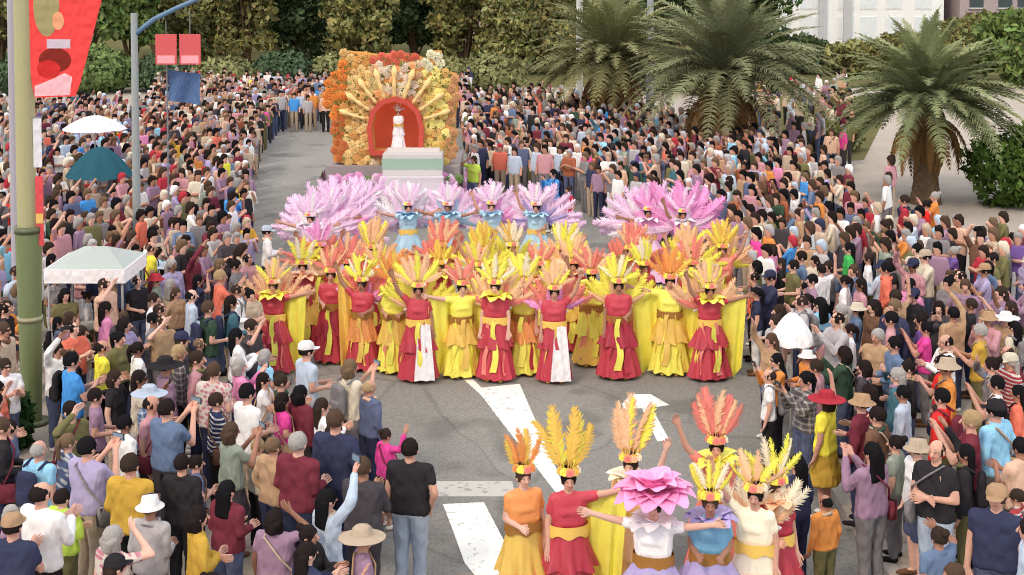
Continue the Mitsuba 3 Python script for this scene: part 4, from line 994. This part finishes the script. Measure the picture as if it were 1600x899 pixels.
third = [(516, 440, 'pale pink', ('pale pink', 'pink'), 1.12), (486, 452, 'pale pink', ('pale pink', 'white'), .85), (570, 428, 'pale blue', ('pale pink', 'white'), 1.05), (638, 430, 'pale blue', ('white', 'pale pink'), .95), (700, 430, 'pale blue', ('pale pink', 'pale blue'), .8), (768, 428, 'pale blue', ('pale pink', 'pink'), .9), (838, 430, 'pale blue', ('pale pink', 'lavender'), .9), (1012, 440, 'pale pink', ('pale pink', 'white'), 1.05), (1066, 444, 'pink', ('pink', 'pale pink'), 1.12)]
for i, (xx, yy, robe, fan, fl) in enumerate(third):
    x, y = at(xx, yy)
    performer(x, y, f"dancer in {robe} dress with {fan[0]} feather fan, {['second from the lamp post', 'nearest the lamp post', 'third from the lamp post', 'before the float steps', 'beside the float steps', 'beyond the float steps', 'beside the open road gap', 'paler palm side one', 'deeper pink palm side one'][i]}", robe, PI+R.uniform(-.25, .25), R.choice([('raise', 'bend'), ('spread', 'spread')]), (None, None), 'pink' if i > 6 else 'pale pink', 9, .5, 'pale blue' if i not in (0, 1, 7, 8) else 'white',
              None, None, fan, fl, seed=200+i, flare=.45, bodice='pale blue' if i not in (0, 1, 7, 8) else None, jewel='white')
# near group at the foot of the picture
near = [dict(p=(818, 962), robe='orange', label='foreground dancer in orange robe with small orange and yellow plume', pose=('bend', 'down'), plume='orange', nplume=5, plume_l=.42, pspread=22, flare=.34, belt='gold'),
        dict(p=(888, 968), robe='red', label='foreground dancer in red robe with tall golden plumes and yellow cape', pose=('down', 'spread'), capes=(None, 'yellow'), plume='gold', nplume=7, plume_l=.72, pspread=17, flare=.34),
        dict(p=(984, 940), robe='peach', label='foreground dancer in peach robe with tall gold and peach plumes', pose=('bend', 'raise'), plume='peach', nplume=7, plume_l=.66, pspread=20, collar='cream', flare=.4),
        dict(p=(1020, 1022), robe='lavender', label='foreground dancer under a huge pink petal hat, lavender skirt', pose=('spread', 'spread'), hat='soft pink', plume='pink', nplume=3, plume_l=.3, collar='white', flare=.6, bodice='white', belt='lavender'),
        dict(p=(1118, 905), robe='salmon', label='foreground dancer in salmon robe with salmon and peach plumes', pose=('raise', 'bend'), plume='salmon', nplume=9, plume_l=.55, pspread=30, collar='yellow', flare=.36),
        dict(p=(1108, 1015), robe='blue', label='foreground dancer in blue and lavender dress with cream plumes', pose=('bend', 'bend'), plume='yellow', nplume=7, plume_l=.36, pspread=35, collar='lavender', flare=.5, bodice='blue', belt='lavender'),
        dict(p=(1178, 1000), robe='cream', label='foreground dancer in cream robe with long cream feather fan', pose=('raise', 'down'), fan=('cream', 'peach'), fan_l=.52, fspread=38, nf=13, plume='peach', nplume=5, plume_l=.4, flare=.34),
        dict(p=(1210, 985), robe='red', label='foreground dancer in red robe with peach collar and yellow plumes', pose=('bend', 'down'), capes=(None, None), plume='yellow', nplume=7, plume_l=.45, collar='peach', flare=.34)]
for i, d in enumerate(near):
    d = dict(d); xx, yy = d.pop('p'); x, y = at(xx, yy)
    performer(x, y, d.pop('label'), d.pop('robe'), PI+R.uniform(-.5, .5), d.pop('pose'), d.pop('capes', (None, None)), seed=300+i, group='dancers in the foreground', **d)
# the figure in the niche
q = fp(620, 240)
performer(FX+q[0], FY+.7, 'figure in white gown standing in the red niche of the float', 'white', PI, ('bend', 'bend'), plume='white', nplume=5, plume_l=.3, flare=.3, seed=400, group=None, jewel='white', scale=.66)
kq = [k for k in scene if labels.get(k.split('__')[0], {}).get('label', '').startswith('figure in white gown')]
for k in kq:
    scene[k]['to_world'] = T().translate([0, 0, float(q[1])+.02]) @ scene[k]['to_world']

# ------------------------------------------------------------------ spectators measured one by one (torso pixel, top colour ...)
def by_torso(xx, yy, h=1.2):
    p = px(xx, yy, h+.12); return p[0], p[1]
FACE = {'L': -PI/2+.25, 'R': PI/2-.1}
EXPL = []
def who(xx, yy, top, label, yaw=None, **kw):
    x, y = by_torso(xx, yy)
    EXPL.append((x, y))
    if yaw is None: yaw = (-PI/2 if xx < 800 else PI/2)+R.uniform(-.7, .7)
    return person(x, y, yaw, top, label=label, **kw)
B = 0.0   # back to the camera
who(62, 752, 'sky blue', 'person in bright sky blue shirt with a dark backpack, biggest figure by the picture edge', -.5, sex=True, hat='', pack=True, pose=('down', 'down'), garment='shirt', sleeve='short')
who(196, 700, 'white', 'person in white shirt standing directly above the mustard jacket', -.9, hat='', garment='shirt', sex=True)
who(262, 700, 'steel blue', 'person in slate blue jumper between white shirt and the tan group', -.6, hat='', garment='jumper', sex=True)
who(205, 792, 'mustard yellow', 'person in broad mustard yellow jacket seen from behind', -.3, hat='', garment='jacket', sleeve='long', scale=1.06, sex=True, pose=('bend', 'bend'))
who(285, 772, 'black', 'person in black jacket right next to the mustard jacket', -.2, hat='', garment='jacket', sleeve='long', sex=True)
who(356, 806, 'maroon', 'person in deep maroon jumper before the tan jackets', -.6, hat='', garment='jumper', sleeve='long', sex=False)
who(362, 716, 'sage green', 'person in grey green shirt behind the maroon jumper', -.9, hat='', garment='shirt')
who(404, 706, 'cream', 'person in cream top with fair hair beside the grey green shirt', -.9, hat='', garment='top', hairc=HAIRS[6])
who(428, 738, 'tan', 'person in tan jacket between cream top and the navy jacket man', -.7, hat='', garment='jacket', sleeve='long')
who(525, 735, 'navy blue', 'tall broad man in navy jacket and dark jeans by the kerb', -.35, sex=True, scale=1.14, bottomc='navy blue', hat='', garment='jacket', sleeve='long', hairc=HAIRS[2], pose=('pocket', 'bend'))
who(568, 792, 'charcoal', 'person in charcoal jacket close behind the navy jacket man', -.3, sex=True, scale=1.04, bottomc='charcoal', hat='', garment='jacket', sleeve='long')
who(641, 750, 'black', 'man in black shirt and pale blue trousers standing alone on the kerb', -.25, sex=True, hat='', garment='shirt', sleeve='short', bottomc='pale blue', bottom='trousers', hair='short', pose=('pocket', 'down'), pack=False)
who(603, 668, 'hot pink', 'person in hot pink jacket at the crowd edge before the wedge marking', -.9, sex=False, hat='', garment='jacket', sleeve='long')
who(442, 652, 'hot pink', 'person in magenta pink top behind the maroon brown jacket', -1.1, sex=False, hat='', garment='top')
who(470, 650, 'maroon', 'person in maroon brown jacket by the magenta top', -.8, hat='', garment='jacket', sleeve='long')
who(375, 602, 'rose pink', 'small figure in pink top beside the maroon cluster', -1.2, sex=False, hat='', garment='top')
who(113, 622, 'bright blue', 'person in bright blue shirt beside the lamp post base', -1, hat='', garment='shirt', sleeve='short')
who(160, 575, 'lemon yellow', 'person in lemon yellow shirt behind the bright blue shirt', -1.1, hat='', garment='shirt', sleeve='short')
who(166, 512, 'rose pink', 'person in rose pink top below the stall canopy', -1.1, hat='', garment='top', sex=False)
who(216, 572, 'white', 'person in white top beside the lemon yellow shirt', -1.1, hat='', garment='top')
who(480, 606, 'pale blue', 'person in pale blue top and white cap under the first dancer', -1.0, hat='cap', hatc='white', garment='top')
who(548, 618, 'cream', 'person in cream shirt at the corner before the second dancer', -.9, hat='', garment='shirt')
who(578, 625, 'denim blue', 'person in denim blue jacket beside the cream shirt', -.9, hat='', garment='jacket', sleeve='long')
who(237, 424, 'lemon yellow', 'steward in lemon yellow vest and pale blue jeans beside the thin lamp pole', -1.2, hat='', garment='vest', sleeve='short', bottomc='pale blue', bottom='trousers')
who(345, 478, 'coral', 'person in coral orange shirt near the dancers', -1.2, hat='', garment='shirt')
who(300, 492, 'pale blue', 'person in pale blue shirt beside the coral shirt', -1.2, hat='', garment='shirt')
who(362, 512, 'teal', 'person in teal blue jacket before the first dancer', -1.2, hat='', garment='jacket', sleeve='long')
who(370, 562, 'white', 'person in white shirt behind the pink topped figure', -1.2, hat='', garment='shirt')
who(310, 456, 'navy blue', 'person in navy jacket behind the pale blue shirt', -1.2, hat='', garment='jacket')
who(418, 384, 'white', 'marshal in white top with lime scarf beside the first dancer', -1.4, hat='cap', hatc='pale blue', garment='top')
who(66, 848, 'white', 'person in white shirt at the bottom corner below the sky blue shirt', -.5, hat='', garment='shirt')
who(98, 800, 'lime green', 'child sized figure in lime green shirt beside the sky blue shirt', -.5, hat='', garment='shirt', scale=.86)
who(138, 764, 'lavender', 'person in pale lavender shirt beside the mustard jacket', -.5, hat='', garment='shirt')
who(236, 846, 'pale grey', 'person in pale grey shirt and white bucket hat below the mustard jacket', -.3, hat='bucket hat', hatc='white', garment='shirt')
who(467, 762, 'maroon', 'person in dark wine jacket pressed behind the navy jacket man', -.5, hat='', garment='jacket', sleeve='long')
who(430, 850, 'mauve', 'person in dusky mauve shirt below the tan jacket', -.3, hat='', garment='shirt')
# palm tree side
who(1290, 655, 'lemon yellow', 'person in yellow dress with orange hat near the last dancers', 1.0, sex=False, bottom='skirt', bottomc='mustard yellow', hat='sun hat', hatc='crimson', garment='top')
who(1245, 742, 'navy blue', 'person in navy jacket at the palm side kerb', .7, hat='', garment='jacket', sleeve='long', bottomc='navy blue')
who(1290, 768, 'orange', 'person in orange striped top and khaki trousers by the kerb', .5, hat='', garment='top', bottomc='olive green', bottom='trousers')
who(1362, 752, 'mauve', 'person in long grey mauve coat beside the khaki trousers', .6, hat='', garment='coat', sleeve='long', bottomc='grey', scale=1.05)
who(1462, 778, 'black', 'man in black shirt and light jeans facing the road', 2.4, sex=True, scale=1.1, hat='', garment='shirt', sleeve='short', bottomc='pale blue', pose=('fold', 'fold'))
who(1508, 752, 'black', 'person in black jacket just behind the black shirt man', 1.2, hat='', garment='jacket', sleeve='long')
who(1556, 848, 'navy blue', 'man in navy shirt with small gold badge at the bottom corner', 2.6, sex=True, scale=1.06, hat='cap', hatc='tan', garment='shirt', sleeve='short')
who(1470, 676, 'bright red', 'person in bright red shirt behind the black shirt man', 1.0, hat='', garment='shirt')
who(1556, 646, 'white', 'person in white shirt beside the bright red shirt', 1.2, hat='', garment='shirt')
who(1590, 642, 'coral', 'person in coral pink shirt at the picture edge', 1.2, hat='', garment='shirt')
who(1438, 526, 'purple', 'person in purple jacket with magenta trim in mid crowd', 1.3, hat='', garment='jacket', sleeve='long')
who(1446, 545, 'hot pink', 'person in hot pink top before the purple jacket', 1.3, hat='', garment='top')
who(1530, 562, 'mustard yellow', 'person in yellow shirt beside the sky blue cap', 1.2, hat='', garment='shirt')
who(1574, 552, 'sky blue', 'person in sky blue top at the edge beside the yellow shirt', 1.3, hat='', garment='top')
who(1326, 418, 'bright green', 'person in bright green shirt in the far palm side crowd', 1.4, hat='', garment='shirt')
who(1490, 408, 'purple', 'person in violet blue top far back below the stout palm', 1.4, hat='', garment='top')
who(1516, 508, 'black', 'person in black coat behind the yellow shirt', 1.3, hat='', garment='coat', sleeve='long')
who(1220, 418, 'black', 'person in black jacket behind the last dancer', 1.4, hat='', garment='jacket', sleeve='long')
who(1182, 470, 'navy blue', 'person in navy shirt at the corner of the last dancer', 1.4, hat='', garment='shirt')
who(1312, 488, 'bright red', 'person in red shirt mid crowd behind the white parasol', 1.3, hat='', garment='shirt')
who(1384, 464, 'coral', 'person in coral shirt behind the red shirt', 1.3, hat='', garment='shirt')
who(1412, 348, 'crimson', 'person in crimson jacket at the stout palm trunk', 1.4, hat='', garment='jacket')
who(1446, 342, 'bright red', 'person in scarlet top at the foot of the stout palm', 1.4, hat='', garment='top')
who(1460, 335, 'orange', 'person in orange jacket beside the stout palm trunk', 1.4, hat='', garment='jacket')
who(1410, 650, 'pale blue', 'person in pale blue shirt beside the bright red shirt', 1.1, hat='', garment='shirt')
who(1318, 585, 'dark green', 'person in dark green coat below the white parasol', 1.1, hat='', garment='coat', sleeve='long')
who(1350, 600, 'charcoal', 'person in charcoal coat beside the dark green coat', 1.1, hat='', garment='coat', sleeve='long')
who(740, 260, 'lime green', 'steward in lime vest beside the float', 2.6, hat='', garment='vest', sleeve='short', lod=1)
who(864, 288, 'bright blue', 'person in bright blue jacket beyond the dancers', 2.2, hat='', garment='jacket', lod=1)
who(888, 302, 'crimson', 'person in crimson jacket beyond the dancers beside the blue jacket', 2.2, hat='', garment='jacket', lod=1)

# ------------------------------------------------------------------ the rest of the crowd
LPOLY = Polygon([(-120, 1130), (570, 1130), (598, 905), (545, 790), (455, 720), (412, 660), (392, 560), (388, 480), (385, 330), (405, 240), (440, 200), (500, 172), (500, 158), (250, 160), (230, 200), (60, 208), (-120, 208)])
RPOLY = Polygon([(1188, 720), (1180, 600), (1168, 480), (1130, 425), (960, 352), (890, 318), (740, 305), (722, 190), (900, 190), (1000, 215), (1190, 262), (1330, 345), (1365, 430), (1480, 445), (1720, 445), (1720, 1130), (1440, 1130), (1416, 905), (1330, 850), (1240, 770)])
OBST = [tuple(px(50, 662, .12)[:2]), tuple(px(28, 560, .12)[:2]), tuple(p3[:2])]
spots = []
GRID = {}
def free(x, y, d):
    gx, gy = int(x//1), int(y//1)
    for i in range(gx-1, gx+2):
        for j in range(gy-1, gy+2):
            for a, b_ in GRID.get((i, j), ()):
                if (a-x)**2+(b_-y)**2 < d*d: return False
    return True
def mark(x, y): GRID.setdefault((int(x//1), int(y//1)), []).append((x, y))
for q in PLACED+OBST: mark(*q)
rc = random.Random(21)
def fill(poly, n, d0, d1=None):
    x0, y0, x1, y1 = poly.bounds
    # darts thrown evenly over the ground
    c = [px(x0, y0, .12), px(x1, y0, .12), px(x0, y1, .12), px(x1, y1, .12)]
    ax, bx2, ay, by = min(q[0] for q in c), max(q[0] for q in c), min(q[1] for q in c), max(q[1] for q in c)
    got = 0
    for _ in range(n):
        x, y = rc.uniform(ax, bx2), rc.uniform(ay, by)
        u, v = pix((x, y, .12))
        d = d0 if y < 32 else d0+.05
        if 12 < u < 92 and 655 < v < 850: continue
        if any(0 < b_-y < 1.35 and abs(a*y/b_-x) < .27 for a, b_ in EXPL): continue
        if poly.contains(Point(u, v)) and free(x, y, d*rc.uniform(.9, 1.25)):
            mark(x, y); spots.append((x, y)); got += 1
    return got
fill(LPOLY, 60000, .50); fill(RPOLY, 90000, .50)
fill(Polygon([(395, 158), (735, 158), (735, 203), (520, 203), (400, 203)]), 9000, .55)
fill(Polygon([(1180, 165), (1330, 158), (1330, 300), (1200, 262)]), 700, .9)
fill(Polygon([(1340, 330), (1420, 330), (1420, 410), (1350, 380)]), 60, 1.0)
spots.sort(key=lambda q: q[1])
def face_road(x, y):
    side = x < -.229*(y-17)+1.3
    # look towards the nearer part of the road, a little towards the dancers
    tx, ty = (1.2-.229*(y-17)*.9), y+(22-y)*.25
    return math.atan2(-(tx-x), ty-y)+rc.gauss(0, .45)
n_people = sum(1 for k in labels if labels[k].get('category') == 'person')
N_INDIV = 296-n_people
seen_spots = []
for q in spots:
    u, v = pix((q[0], q[1], 1.75))
    if -15 < u < 1615 and v < 905: seen_spots.append(q)
rest = seen_spots[N_INDIV:]
for i, (x, y) in enumerate(seen_spots[:N_INDIV]):
    person(x, y, face_road(x, y), lod=0 if y < 21 else 1, rnd=rc)

# everyone farther off, one mesh
LOD = 2
def far_template(kind, seed):
    r = np.random.default_rng(seed)
    arm = [('down', 'down'), ('phone', 'phone'), ('up', 'down'), ('fold', 'fold'), ('clap', 'clap')][kind]
    parts = []
    global LOD
    LOD = 2
    parts.append(('skin', tm(hull((0, 0, 1.575, .082, .10, .125), (0, 0, 1.42, .05)))))
    hairm = tm(hull((0, .0, 1.63, .098, .115, .088), (0, -.06, 1.50, .095, .06, .06)))
    parts.append(('hair', hairm))
    parts.append(('top', tm(hull((.15, 0, 1.37, .07), (-.15, 0, 1.37, .07), (.09, 0, .92, .12), (-.09, 0, .92, .12)))))
    for s, a in ((1, arm[0]), (-1, arm[1])):
        e, w = ARMS[a]
        parts.append(('top', tm(hull((s*.165, 0, 1.37, .06), (s*e[0], e[1], e[2], .05)))))
        parts.append(('skin', tm(hull((s*e[0], e[1], e[2], .042), (s*w[0], w[1], w[2], .04)))))
    for s in (1, -1): parts.append(('bot', tm(hull((s*.09, 0, .9, .11), (s*.10, 0, .05, .06)))))
    return parts
TEMPL = [far_template(k, k) for k in range(5)]
VV, FF, CC, off = [], [], [], 0
for (x, y) in rest:
    t = TEMPL[rc.choices(range(5), [6, 2, .8, 2, 2])[0]]
    yaw = face_road(x, y); s = rc.uniform(.9, 1.08)
    cmap = {'skin': SKINS[rc.randrange(5)]*1.1, 'hair': HAIRS[rc.choice([0, 0, 1, 1, 2, 4, 5, 5, 3])] if rc.random() < .78 else S(*COLS[rc.choice(['white', 'beige', 'cream', 'pale grey', 'crimson', 'pale blue', 'navy blue'])]), 'top': S(*COLS[rc.choices(CN, CW)[0]], 1.12), 'bot': S(*COLS[rc.choices(list(BOTC), list(BOTC.values()))[0]], .85)}
    ca, sa = math.cos(yaw), math.sin(yaw)
    M = np.array([[ca, sa, 0], [-sa, ca, 0], [0, 0, 1]])
    z = ground_z(x, y)
    for nm, m in t:
        VV.append((np.asarray(m.vertices)*s)@M+[x, y, z]); FF.append(np.asarray(m.faces)+off); off += len(m.vertices)
        CC.append(np.tile(cmap[nm], (len(m.vertices), 1)))
key = 'crowd'
used.add(key)
mesh = trimesh.Trimesh(np.vstack(VV), np.vstack(FF), process=False)
scene[key] = mikit.ply(mesh, 'plain', smooth=True, color=np.clip(np.vstack(CC), .003, .9))
tag(key, 'dense crowd of spectators packed beyond the nearer rows on both sides', 'crowd', None, 'stuff')
print('people', n_people, 'spots', len(seen_spots), 'rest', len(rest), 'tris rest', len(mesh.faces), 'entries', len(scene), 'farthest indiv', seen_spots[N_INDIV][1])
